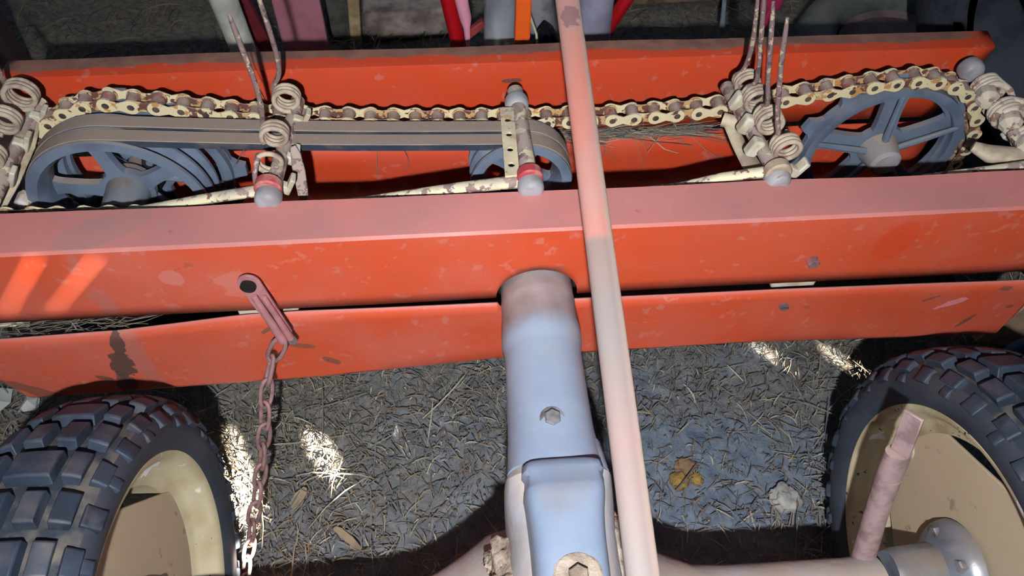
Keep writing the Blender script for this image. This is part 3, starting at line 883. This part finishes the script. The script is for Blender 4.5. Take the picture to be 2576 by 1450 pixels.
straw_bunch('chaff', 120, -.66, -.50, .53, .56, .35, .385, 'hay and chaff lying inside the left end of the front slit', None, 8, (.02, .07))

# ------------------------------------------------------------------ TWO WHEEL TRACTOR
TR = thing('two_wheel_tractor', (0, .219, 0), 'silver grey walking tractor with knobbly wheels at both sides, coupled to the rake', 'tractor')
def ring(y, cx, cz, rx, rz, e=2.0, n=40):
    out = []
    for k in range(n):
        t = 2*PI*k/n; c = math.cos(t); s_ = math.sin(t)
        out.append(V((cx+rx*math.copysign(abs(c)**(2/e), c), y, cz+rz*math.copysign(abs(s_)**(2/e), s_))))
    return out
b = MB()
secs = [(.56, .0415, 2), (.512, .0418, 2), (.504, .0424, 2), (.499, .0426, 2), (.495, .0418, 2), (.490, .0424, 2), (.470, .0432, 2), (.466, .0442, 2), (.446, .0446, 2), (.438, .0424, 2), (.430, .0420, 2), (.38, .0430, 2.1), (.34, .0440, 2.2), (.318, .0455, 2.4), (.300, .0470, 2.8), (.292, .0480, 3.0)]
b.loft([ring(y, -.005-.004*(.52-y)/.2, .4125, r, r, e) for y, r, e in secs])
colo = b.build('coupling_column', M['grey_column'], TR, angle=28)
colo['label'] = 'smooth silver grey round casting entering the orange shields'
b = MB(); hexbolt(b, (-.010, .336, .4545), (0, -.1, 1), .0085, .006, .0125); b.build('bolt', M['bolt'], colo, angle=20)
for x in (-.037, .028):
    b = MB(); b.tube([(x, .288, .437), (x, .306, .437)], .0055, 12); hexbolt(b, (x, .292, .437), (0, 1, 0), .0085, .008); b.build('bolt', M['bolt'], colo, angle=20)
    b = MB(); b.tube([(x, .285, .434), (x, .318, .428), (x*1.0, .33, .420)], [.013, .010, .004], 14); b.build('boss', M['grey_cast'], colo)
# gear housing
b = MB()
secs = [(.292, -.008, .405, .050, .048, 3.2), (.284, -.008, .405, .0525, .051, 3.4), (.270, -.008, .395, .053, .057, 3.2), (.235, -.008, .37, .052, .08, 3), (.21, -.008, .345, .056, .10, 2.8), (.17, -.008, .33, .06, .11, 2.8), (.10, -.008, .33, .055, .10, 2.8), (.03, -.008, .34, .04, .08, 2.8)]
b.loft([ring(*s_) for s_ in secs])
gh = b.build('gear_housing', M['grey_dusty'], TR, angle=30)
b = MB()
secs = [(.2895, -.008, .436, .0345, .030, 5), (.286, -.007, .437, .0375, .0345, 5), (.278, -.007, .439, .0385, .0355, 5), (.274, -.007, .441, .036, .034, 4.5), (.262, -.007, .445, .0365, .035, 4.5), (.258, -.008, .444, .0372, .0375, 4.5), (.250, -.008, .444, .0362, .037, 4.5), (.236, -.009, .444, .0345, .0375, 4.2), (.215, -.0095, .444, .033, .0385, 4), (.18, -.010, .442, .0325, .040, 4), (.12, -.012, .44, .033, .04, 4), (.05, -.014, .43, .03, .036, 4)]
b.loft([ring(*s_) for s_ in secs])
cv = b.build('gear_cover', M['cover'], TR, angle=40)
cv['label'] = 'light silver raised cover behind the flange bolts'
b = MB(); b.lathe([(.0, .021), (.0012, .019), (.002, .012), (.002, 0)], (-.008, .178, .4815), (0, 0, 1), 24); hexbolt(b, (-.008, .177, .484), (0, 0, 1), .009, .007); 
b.cur = 0
b.build('bolt', M['mud'], cv, angle=20)
# axle housings
for sx, lab in ((-1, 'left axle housing under dust'), (1, 'right axle housing under dust')):
    b = MB()
    prof = [(.03, .088), (.07, .082), (.10, .064), (.125, .052), (.155, .040), (.19, .037), (.33, .035), (.36, .037)]
    rings = []
    for x, r in prof:
        cz = .25+.03*max(0, (.12-x)/.12)
        rings.append([V((sx*x-.008, .205+r*math.cos(2*PI*k/32), cz+r*math.sin(2*PI*k/32)*1.05)) for k in range(32)])
    b.loft(rings)
    o = b.build('axle_housing', M['grey_dusty'], TR, angle=30); o['label'] = lab
def lumpy(name, c, r, seed, mat, parent, amp=.35, sq=(1, 1, 1)):
    bm = bmesh.new(); bmesh.ops.create_icosphere(bm, subdivisions=4, radius=1)
    b = MB(); vs = []
    for v in bm.verts:
        k = 1+amp*noise.noise(v.co*1.6+V((seed, 0, 0)))+amp*.5*noise.noise(v.co*5+V((0, seed, 0)))
        vs.append(V(c)+V((v.co.x*sq[0], v.co.y*sq[1], v.co.z*sq[2]))*k*r)
    b.add(vs, [tuple(v.index for v in f.verts) for f in bm.faces]); bm.free()
    return b.build(name, mat, parent, angle=60)
o = lumpy('mud_cake', (-.058, .222, .378), .026, 3, M['mud'], gh, .3, (.8, 1.1, 1)); 
lumpy('mud_cake', (-.052, .195, .385), .026, 8, M['mud'], gh, .3, (1.0, 1.1, 1))
lumpy('mud_cake', (.048, .215, .385), .028, 5, M['mud'], gh, .5, (.8, 1.4, 1))
lumpy('mud_cake', (-.072, .236, .352), .012, 6, M['mud'], gh, .5)

# ---- wheels
def wheel(sx):
    cx = sx*.477; cy, cz = .219, .25
    ax = V((sx, 0, 0))                       # points outboard
    root = bpy.data.objects.new('wheel', None); COL.objects.link(root); root.location = (cx, cy, cz); attach(root, TR)
    root['label'] = 'left knobbly wheel' if sx < 0 else 'right knobbly wheel'
    # carcass
    b = MB()
    side_in = [(-.046, .184), (-.052, .186), (-.058, .192), (-.0625, .203), (-.0635, .213), (-.0615, .222), (-.057, .229)]
    crown = [(-.048, .2335), (-.036, .2375), (-.02, .240), (0, .241), (.02, .240), (.036, .2375), (.048, .2335)]
    prof = side_in+crown+[(-x, r) for x, r in side_in[::-1]]+[(.04, .190), (0, .20), (-.04, .190)]
    a, e = frame(ax); n = 120; vs = []; m = len(prof)
    C_ = V((cx, cy, cz))
    for k in range(n):
        t = 2*PI*k/n; d = a*math.cos(t)+e*math.sin(t)
        for (h, r) in prof: vs.append(C_+ax*h+d*r)
    for k in range(n):
        for i in range(m):
            j = (i+1) % m
            b.cur = 1 if 6 <= i <= 13 else 2
            b.add([], []) if False else None
            b.f.append((k*m+i, ((k+1) % n)*m+i, ((k+1) % n)*m+j, k*m+j)); b.mi.append(b.cur)
    b.v = vs
    # tread blocks
    def surf(u, t, h):
        # u: distance along the tread arc from the centre line, in metres
        s_ = abs(u); 
        if s_ < .030: x = s_; r = .2405-.0022*(s_/.03)**2; nx_, nr = .10*s_/.03, 1
        elif s_ < .058: q = (s_-.030)/.028; x = .030+.0245*q-.002*q*q; r = .2383-.0055*q-.0065*q*q; nx_, nr = .15+.75*q, 1
        else: q = (s_-.058); x = .0525+.010*min(1, q/.012); r = .2263-q*.93; nx_, nr = 1.1+q*30, .7
        l = math.hypot(nx_, nr); nx_ /= l; nr /= l
        x += h*nx_; r += h*nr
        d = a*math.cos(t)+e*math.sin(t)
        return C_+ax*(math.copysign(x, u))+d*r
    def block(u0, u1, t0, t1, h, skew=0.0, cut=.10):
        nu = max(2, int(abs(u1-u0)/.009)+1); nt_ = 3
        du = (u1-u0)*cut*.6; dt = (t1-t0)*cut
        def grid(h_, iu, it):
            out = []
            for i in range(nu+1):
                for j in range(nt_+1):
                    fu = i/nu; ft = j/nt_
                    out.append(surf(u0+iu+(u1-u0-2*iu)*fu, t0+it+(t1-t0-2*it)*ft+skew*(fu-.5), h_*(1 if iu else 1)))
            return out
        base = grid(-.003, 0, 0); mid = grid(h*.85, du*.45, dt*.45); topg = grid(h, du, dt)
        allv = base+mid+topg; N = (nu+1)*(nt_+1)
        idx = lambda i, j, l: l*N+i*(nt_+1)+j
        fs = [(idx(i, j, 2), idx(i+1, j, 2), idx(i+1, j+1, 2), idx(i, j+1, 2)) for i in range(nu) for j in range(nt_)]
        bd = [(i, 0) for i in range(nu)]+[(nu, j) for j in range(nt_)]+[(i, nt_) for i in range(nu, 0, -1)]+[(0, j) for j in range(nt_, 0, -1)]
        for l in (0, 1):
            for q in range(len(bd)):
                p0, p1 = bd[q], bd[(q+1) % len(bd)]
                fs.append((idx(*p0, l), idx(*p1, l), idx(*p1, l+1), idx(*p0, l+1)))
        b.add(allv, fs)
    b.cur = 0
    NR = 34; dt = 2*PI/NR; rnd = random.Random(4)
    for k in range(NR):
        t = k*dt+(.4*dt if sx > 0 else 0); g = dt*.12; H = .0120
        if k % 2 == 0:
            block(-.0205, .0205, t+g, t+dt-g, H)
            for s_ in (-1, 1): block(s_*.0275, s_*.0430, t+g, t+dt-g, H, cut=.12)
            for s_ in (-1, 1): block(s_*.0490, s_*.0610, t+g*1.2, t+dt-g*1.6, H*.85, cut=.12)
            for s_ in (-1, 1): block(s_*.0610, s_*.0730, t+g*2.4, t+dt-g*2.6, H*.45, cut=.25)
        else:
            for s_ in (-1, 1): block(s_*.0055, s_*.0235, t+g, t+dt-g, H, cut=.12)
            for s_ in (-1, 1): block(s_*.0315, s_*.0490, t+g, t+dt-g, H, cut=.12)
            for s_ in (-1, 1): block(s_*.0535, s_*.0690, t+g*1.5, t+dt-g*2, H*.7, cut=.2)
    ty = b.build('tyre', [M['tyre'], M['tyre_base'], M['tyre_side']], root, angle=32, bevel=.0011)
    ty['label'] = 'dark blocky off road tyre' 
    # rim
    b = MB()
    prof = [(-.0545, .1835), (-.0555, .1885), (-.053, .1900), (-.050, .1860), (-.047, .1800), (-.036, .1785), (-.034, .1760), (-.030, .1755), (-.024, .1700), (-.018, .1560), (.016, .1560), (.024, .1700), (.030, .1770), (.047, .1800), (.050, .186), (.055, .190), (.055, .186), (.050, .177), (.032, .1735), (.027, .167), (.019, .1525), (-.021, .1525), (-.027, .167), (-.031, .1715), (-.036, .1725), (-.039, .1765), (-.049, .1780)]
    b.lathe(prof, C_, ax, 110, closed=True)
    rm = b.build('rim', M['rim_l'] if sx < 0 else M['rim_r'], root, angle=50)
    rm['label'] = 'cream painted steel rim'
    # triangular plate with clipped corners
    b = MB()
    a0 = math.radians(-30 if sx < 0 else 0)
    # angles measured in the wheel plane from +Y towards +Z
    cor = []
    for k in range(3):
        am = a0+2*PI*k/3
        for s_ in (-.45, -.3, -.15, 0, .15, .3, .45): cor.append((.1635*math.cos(am+s_), .1635*math.sin(am+s_)))
    ho = [circle(.006, 12, .147*math.cos(a0+2*PI*k/3), .147*math.sin(a0+2*PI*k/3)) for k in range(3)] if False else []
    off = C_+V((-sx*.020, 0, 0))
    b.plate(cor, ho, off, (0, 1, 0), (0, 0, 1), .004)
    for k in range(3):
        am = a0+2*PI*k/3
        p = off+V((0, .148*math.cos(am), .148*math.sin(am)))
        b.lathe([(-.001, .013), (.003, .011), (.004, .0095), (.0035, .006), (.002, 0)], p, -ax, 20)
    pl = b.build('wheel_plate', M['plate'], root, bevel=.001, angle=30)
    pl['label'] = 'flat tan three cornered plate inside the rim'
    # hub
    b = MB()
    b.lathe([(.004, .056), (.012, .054), (.020, .048), (.028, .036), (.032, .031), (.075, .029), (.085, .026), (.085, 0)], off, -ax, 32)
    hb = b.build('hub', M['blue_hub'], root, angle=30)
    for k in range(5):
        am = 2*PI*k/5+.5
        b = MB(); hexbolt(b, off+V((-sx*.018, .041*math.cos(am), .041*math.sin(am))), -ax, .008, .009); b.build('bolt', M['bolt'], root, angle=20)
    return root
wl = wheel(-1); wr = wheel(1)

# lever beside the right wheel
b = MB()
b.tube([(.34, .282, .383), (.341, .262, .33), (.342, .243, .285), (.345, .220, .225), (.346, .20, .17)], [.0125, .0120, .0125, .0125, .0125], 18)
b.tube([(.339, .293, .420), (.3395, .285, .395), (.34, .280, .375)], [.0135, .0138, .0132], 16, flat=.8)
lv = b.build('lever', M['lever'], TR, angle=35); lv['label'] = 'mauve dusty lever rod in front of the right wheel'
b = MB(); b.box((.339, .300, .445), (.0045, .020, .052), Matrix.Rotation(-.35, 3, 'X') @ Matrix.Rotation(.5, 3, 'Z')); b.build('blade', M['lever'], lv, bevel=.001)
b = MB(); b.lathe([(0, 0), (.0, .017), (.012, .017), (.014, .012), (.014, 0)], (.375, .175, .285), (-.3, -.3, .9), 24); b.build('pivot', M['red_paint'], lv)

# ------------------------------------------------------------------ diagonal bar
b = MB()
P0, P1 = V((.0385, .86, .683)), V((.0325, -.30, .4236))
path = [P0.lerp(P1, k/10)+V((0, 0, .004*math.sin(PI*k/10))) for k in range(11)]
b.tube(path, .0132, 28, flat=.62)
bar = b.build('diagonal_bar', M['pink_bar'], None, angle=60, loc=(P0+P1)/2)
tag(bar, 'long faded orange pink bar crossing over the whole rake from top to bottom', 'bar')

# ------------------------------------------------------------------ hanging chain
pts = [V(p) for p in ((-.303, .494, .380), (-.320, .490, .350), (-.331, .474, .322), (-.347, .440, .248), (-.364, .415, .185), (-.383, .388, .128), (-.400, .362, .072), (-.415, .338, .022), (-.42, .30, .006))]
pts = [V(p) for p in chaikin([tuple(p) for p in pts], 2, False)]
def resample3(q, step):
    L = [0]
    for a_, c_ in zip(q, q[1:]): L.append(L[-1]+(c_-a_).length)
    out = []; t = 0
    while t < L[-1]:
        i = 0
        while i < len(L)-2 and L[i+1] < t: i += 1
        out.append(q[i].lerp(q[i+1], (t-L[i])/(L[i+1]-L[i]))); t += step
    return out
HC = thing('hanging_chain', (-.42, .30, .0), 'rusty pink link chain hanging from the bracket down beside the left tyre', 'chain')
cp = resample3(pts, .0335)
b = MB(); lpth = []
for k in range(25):
    t = 2*PI*k/24; c = math.cos(t); s_ = math.sin(t)
    lpth.append(V((.0078*math.copysign(abs(s_)**.75, s_), 0, .0203*math.copysign(abs(c)**.8, c))))
b.tube(lpth, .0026, 10, cap=False, hint=V((0, 1, 0)))
LK = b.build('link', M['chain_pink'], None, angle=60)
for i in range(len(cp)-1):
    d = (cp[i+1]-cp[i]).normalized()
    q = d.to_track_quat('Z', 'X').to_matrix().to_4x4() @ Matrix.Rotation(PI/2*(i % 2)+.45+.15*math.sin(i*1.7), 4, 'Z')
    M4 = Matrix.Translation((cp[i]+cp[i+1])/2) @ q
    if i == 0:
        LK.parent = HC; LK.matrix_parent_inverse = world_of(HC).inverted(); LK.matrix_basis = M4
    else: inst(LK, HC, M4)

# ------------------------------------------------------------------ small things on the floor
def stone(c, r, mat, label, seed, sq=(1, 1, .6), name='stone', cat='stone'):
    o = lumpy(name, (0, 0, 0), r, seed, mat, None, .35, sq); o.location = c
    return tag(o, label, cat)
stone((.384, .399, .014), .022, simple('pale_stone', (176, 174, 164), (140, 140, 138), 40, .9, 0, .002), 'pale grey stone on the floor left of the right tyre', 2)
YS = simple('ochre_stone', (160, 128, 66), (130, 104, 60), 40, .9, 0, .002)
stone((.243, .464, .006), .016, simple('brown_stone', (140, 112, 82), (120, 96, 72), 40, .9, 0, .002), 'round brown stone on the bluish floor, farthest of three close together', 4)
stone((.229, .443, .008), .015, YS, 'larger ochre yellow stone on the bluish floor, left of the pair', 6)
stone((.256, .443, .008), .010, YS, 'smaller ochre yellow stone on the bluish floor, right of the pair', 7)
def slat(c, L, w_, ang, mat, label, name='wood_chip', cat='wood chip', th=.003):
    b = MB(); b.add([], [])
    n = 6; top_ = []; 
    rnd = random.Random(int(L*1e4))
    lp = [(-L/2, -w_*.4), (-L*.2, -w_/2), (L*.3, -w_*.45), (L/2, -w_*.15), (L*.48, w_*.2), (L*.1, w_/2), (-L*.35, w_*.42), (-L/2, w_*.1)]
    b.plate(lp, [], (0, 0, 0), (1, 0, 0), (0, 1, 0), th)
    o = b.build(name, mat, None, smooth=False); o.location = c; o.rotation_euler = (.08, -.05, ang)
    return tag(o, label, cat)
WD = simple('pale_wood', (158, 140, 112), (132, 114, 92), 40, .85, 0, .001)
slat((-.275, .385, .018), .055, .011, -.75, WD, 'flat pale wood splinter on the straw right of the hanging chain')
slat((-.352, .452, .018), .035, .016, 1.0, WD, 'short tan leaf scrap on the straw beside the hanging chain', 'leaf_scrap', 'leaf')
PW = simple('white_paper', (196, 200, 190), (172, 176, 168), 20, .8, 0, .001)
def paper(c, pts, label):
    b = MB(); n = len(pts)
    b.add([(x, y, z) for x, y, z in pts]+[(sum(p[0] for p in pts)/n, sum(p[1] for p in pts)/n, .018)], [(k, (k+1) % n, n) for k in range(n)])
    o = b.build('paper_scrap', PW, None, smooth=False, solid=.0015); o.location = c
    return tag(o, label, 'paper')
paper((-.845, .648, .012), [(-.05, -.02, .0), (-.012, -.034, .004), (.022, -.006, .012), (.012, .024, .004), (-.03, .026, .014)], 'larger crumpled white scrap on the straw left of the left tyre')
paper((-.797, .640, .010), [(-.018, -.012, .002), (.016, -.008, .006), (.010, .014, .002), (-.006, .016, .012)], 'smaller white scrap on the straw touching the shield corner')
# cardboard and blue bit at the right edge
b = MB(); b.box((0, 0, 0), (.16, .02, .22), Matrix.Rotation(.3, 3, 'Y'))
o = b.build('cardboard_sheet', simple('tan_cardboard', (176, 146, 122), (150, 122, 100), 20, .85), None, bevel=.002); o.location = (.905, .66, .105)
tag(o, 'tan cardboard sheet standing at the right end of the shields', 'cardboard')
b = MB(); b.tube([(.80, .60, .03), (.83, .615, .06), (.86, .62, .07)], [.008, .010, .008], 10)
tag(b.build('blue_hose', simple('blue_plastic', (70, 92, 140), (60, 76, 120), 30, .4), None), 'short piece of blue hose beside the cardboard', 'hose')

# ------------------------------------------------------------------ background behind the rake
b = MB()
b.tube([(-.452, 1.17, 0), (-.4655, 1.20, .285), (-.472, 1.20, .377), (-.485, 1.20, .60)], [.021, .0225, .0235, .0235], 24)
tag(b.build('pale_post', simple('pale_grey_post', (216, 216, 198), (176, 178, 166), 12, .7, 0, .003), None), 'round pale grey post standing in the hay behind the rake', 'post')
b = MB(); b.box((-.375, 1.31, .22), (.088, .02, .44), Matrix.Rotation(.03, 3, 'Z'))
tag(b.build('mauve_panel', simple('mauve_paint', (178, 116, 128), (160, 100, 112), 14, .6), None, bevel=.004), 'mauve painted metal panel standing behind the rake', 'panel')
b = MB(); b.box((-.452, 1.30, .22), (.030, .02, .46), Matrix.Rotation(-.22, 3, 'Y'))
tag(b.build('maroon_brace', simple('maroon_paint', (118, 34, 40), (92, 28, 34), 14, .6), None, bevel=.004), 'dark maroon brace leaning left of the mauve panel', 'brace')
b = MB(); b.box((-.355, 1.665, .05), (.062, .10, .12), Matrix.Rotation(.1, 3, 'Z') @ Matrix.Rotation(.06, 3, 'Y'))
tag(b.build('wood_block', simple('dark_bark', (92, 92, 82), (68, 68, 62), 30, .9, 0, .006), None, bevel=.008), 'dark greenish block of wood right of the mauve panel', 'wood block')
b = MB(); b.box((-.312, 1.59, .07), (.026, .02, .15), Matrix.Rotation(.08, 3, 'Y'))
tag(b.build('wooden_stake', simple('yellow_wood', (196, 172, 128), (160, 138, 100), 30, .8), None, bevel=.003), 'short yellowish wooden stake between the dark block and grey timber', 'stake')
GW = simple('dusty_grey_wood', (178, 164, 152), (118, 104, 96), 14, .9, 0, .006)
b = MB(); b.box((-.195, 1.66, .04), (.205, .10, .075), Matrix.Rotation(.06, 3, 'Z'))
tag(b.build('wood_beam', GW, None, bevel=.010), 'dusty grey squared timber lying nearest behind the rake', 'timber')
b = MB(); b.box((-.21, 1.80, .055), (.22, .12, .10), Matrix.Rotation(-.10, 3, 'Z'))
tag(b.build('wood_beam', GW, None, bevel=.012), 'dusty grey squared timber lying behind the nearer timber', 'timber')
RED = simple('deep_red_paint', (176, 16, 24), (150, 14, 20), 12, .35)
b = MB(); b.tube([(-.076, 1.11, .0), (-.079, 1.12, .344), (-.092, 1.12, .42), (-.11, 1.125, .56)], .0125, 18)
tag(b.build('red_tube', RED, None), 'deep red steel tube standing left of the silver pipe', 'tube')
b = MB(); b.tube([(-.060, 1.105, 0), (-.061, 1.105, .34), (-.0625, 1.10, .378), (-.064, 1.10, .395), (-.070, 1.10, .43), (-.08, 1.10, .52)], [.004, .004, .006, .010, .0108, .0105], 18)
tag(b.build('pink_handle', simple('pink_rubber', (236, 160, 180), (226, 150, 170), 12, .5), None), 'pink rubber handle grip beside the red tube', 'handle')
b = MB(); b.box((-.050, 1.15, .338), (.050, .014, .014), Matrix.Rotation(-.7, 3, 'Y')); b.box((-.062, 1.15, .165), (.012, .012, .33))
tag(b.build('red_bracket', simple('dull_red', (160, 62, 56), (126, 48, 46), 20, .6), None, bevel=.003), 'dull red bracket low beside the silver pipe', 'bracket')
b = MB(); b.tube([(-.016, 1.095, 0), (-.007, 1.10, .355), (-.003, 1.10, .62)], .0275, 32)
tag(b.build('silver_pipe', simple('silver_metal', (198, 206, 212), (160, 170, 178), 12, .3, .5), None), 'thick silver metal pipe standing behind the rake', 'pipe')
b = MB(); b.box((.0195, 1.00, .34), (.0235, .016, .68))
tag(b.build('orange_post', simple('bright_orange_paint', (240, 100, 36), (228, 92, 36), 20, .4), None, bevel=.003), 'narrow bright orange upright right of the silver pipe', 'post')
o = lumpy('black_casing', (.083, 1.18, .165), .058, 13, simple('glossy_black', (20, 20, 26), (34, 34, 44), 12, .10), None, .06, (.72, .8, 2.75))
tag(o, 'glossy black rounded casing between the orange upright and the bar', 'casing')
o = lumpy('grey_rock', (.083, 1.32, .16), .066, 14, simple('grey_rock', (150, 144, 150), (112, 108, 114), 20, .8, 0, .005), None, .14, (.75, .7, 2.7))
tag(o, 'tall grey rounded stone behind the black casing', 'stone')
b = MB(); b.tube([(.060, 1.03, .0), (.046, 1.02, .40), (.044, 1.02, .416), (.034, 1.018, .446), (.030, 1.01, .458)], .0019, 8)
tag(b.build('twig', simple('cream_twig', (210, 204, 170), None, 20, .7), None), 'short cream twig right of the orange upright', 'twig')
b = MB(); b.lathe([(0, 0), (0, .050), (.01, .056), (.34, .030), (.60, .034), (.60, 0)], (.172, 1.15, 0), (-.03, 0, 1), 32)
tag(b.build('grey_canister', simple('lavender_grey_plastic', (168, 166, 184), (136, 134, 152), 7, .5), None), 'lavender grey plastic canister right of the bar', 'canister')
b = MB(); b.tube([(.19, 1.20, 0), (.197, 1.20, .28), (.203, 1.20, .309), (.225, 1.20, .356), (.26, 1.21, .43)], .0125, 16)
tag(b.build('red_pipe', RED, None), 'deep red slanted pipe right of the grey canister', 'pipe')
BRN = simple('brown_board', (140, 116, 92), (104, 86, 70), 14, .85, 0, .004)
b = MB(); b.box((.50, 1.78, .05), (.36, .16, .05), Matrix.Rotation(.05, 3, 'Z'))
tag(b.build('floor_board', BRN, None, bevel=.006), 'brown board lying in the hay left of the big dark wheel', 'board')
b = MB(); b.tube([(.46, 1.5, 1.6), (.505, 1.46, .24), (.513, 1.45, .17), (.520, 1.45, .128), (.522, 1.45, .112)], [.0045, .0045, .005, .006, .010], 10)
tag(b.build('grey_rope', simple('grey_rope', (140, 150, 156), (116, 124, 130), 40, .9), None), 'frayed end of grey blue rope hanging above the hay', 'rope')
b = MB(); b.box((.566, 1.35, .262), (.050, .02, .055), Matrix.Rotation(.1, 3, 'Y')); b.box((.575, 1.36, .125), (.010, .010, .25))
tag(b.build('magenta_strip', simple('magenta_paint', (196, 44, 88), (170, 56, 94), 12, .5), None, bevel=.004), 'magenta marker on a thin stick behind the tines at the top edge', 'strip')
# big dark wheel
BW = thing('big_wheel', (.915, 1.375, 0), 'large dark tyre with a brown disc lying flat behind the right end of the rake', 'wheel')
WA = (-.02, -.10, .99); WC = (.915, 1.365, .085)
b = MB()
b.lathe([(.0, .142), (.03, .148), (.055, .168), (.060, .195), (.045, .225), (.01, .238), (-.05, .235), (-.07, .21), (-.06, .16), (-.03, .142)], WC, WA, 72, closed=True)
b.build('tyre', simple('dark_old_tyre', (96, 102, 98), (66, 74, 72), 16, .7, 0, .003, dust=(128, 126, 112), dlo=.7, dhi=1.1), BW, angle=60)
b = MB(); b.lathe([(.02, .142), (.010, .13), (.028, .105), (.028, .045), (.022, .040), (-.03, .038), (-.03, 0)], WC, WA, 48)
b.build('disc', simple('brown_disc', (122, 102, 98), (100, 82, 80), 16, .7), BW, angle=40)
# dark tyre wall at the right edge
b = MB()
b.lathe([(-.09, .20), (-.11, .23), (-.115, .30), (-.08, .36), (.08, .36), (.115, .30), (.11, .23), (.09, .20), (.06, .19), (.06, 0), (.05, 0), (.05, .19), (-.06, .19)], (.885, .92, .385), (.93, 0, .37), 72, closed=False)
tag(b.build('tractor_tyre', simple('tractor_tyre_rubber', (66, 70, 80), (48, 52, 60), 20, .75, 0, .003), None, angle=60), 'huge dark tyre sidewall at the right edge beyond the rake', 'tyre')
b = MB(); b.box((-1.07, 1.36, .17), (.16, .26, .34), Matrix.Rotation(.30, 3, 'Z'))
tag(b.build('brown_crate', simple('dark_brown_wood', (98, 70, 64), (74, 54, 52), 14, .8), None, bevel=.01), 'dark brown wooden box at the top left behind the rake', 'crate')
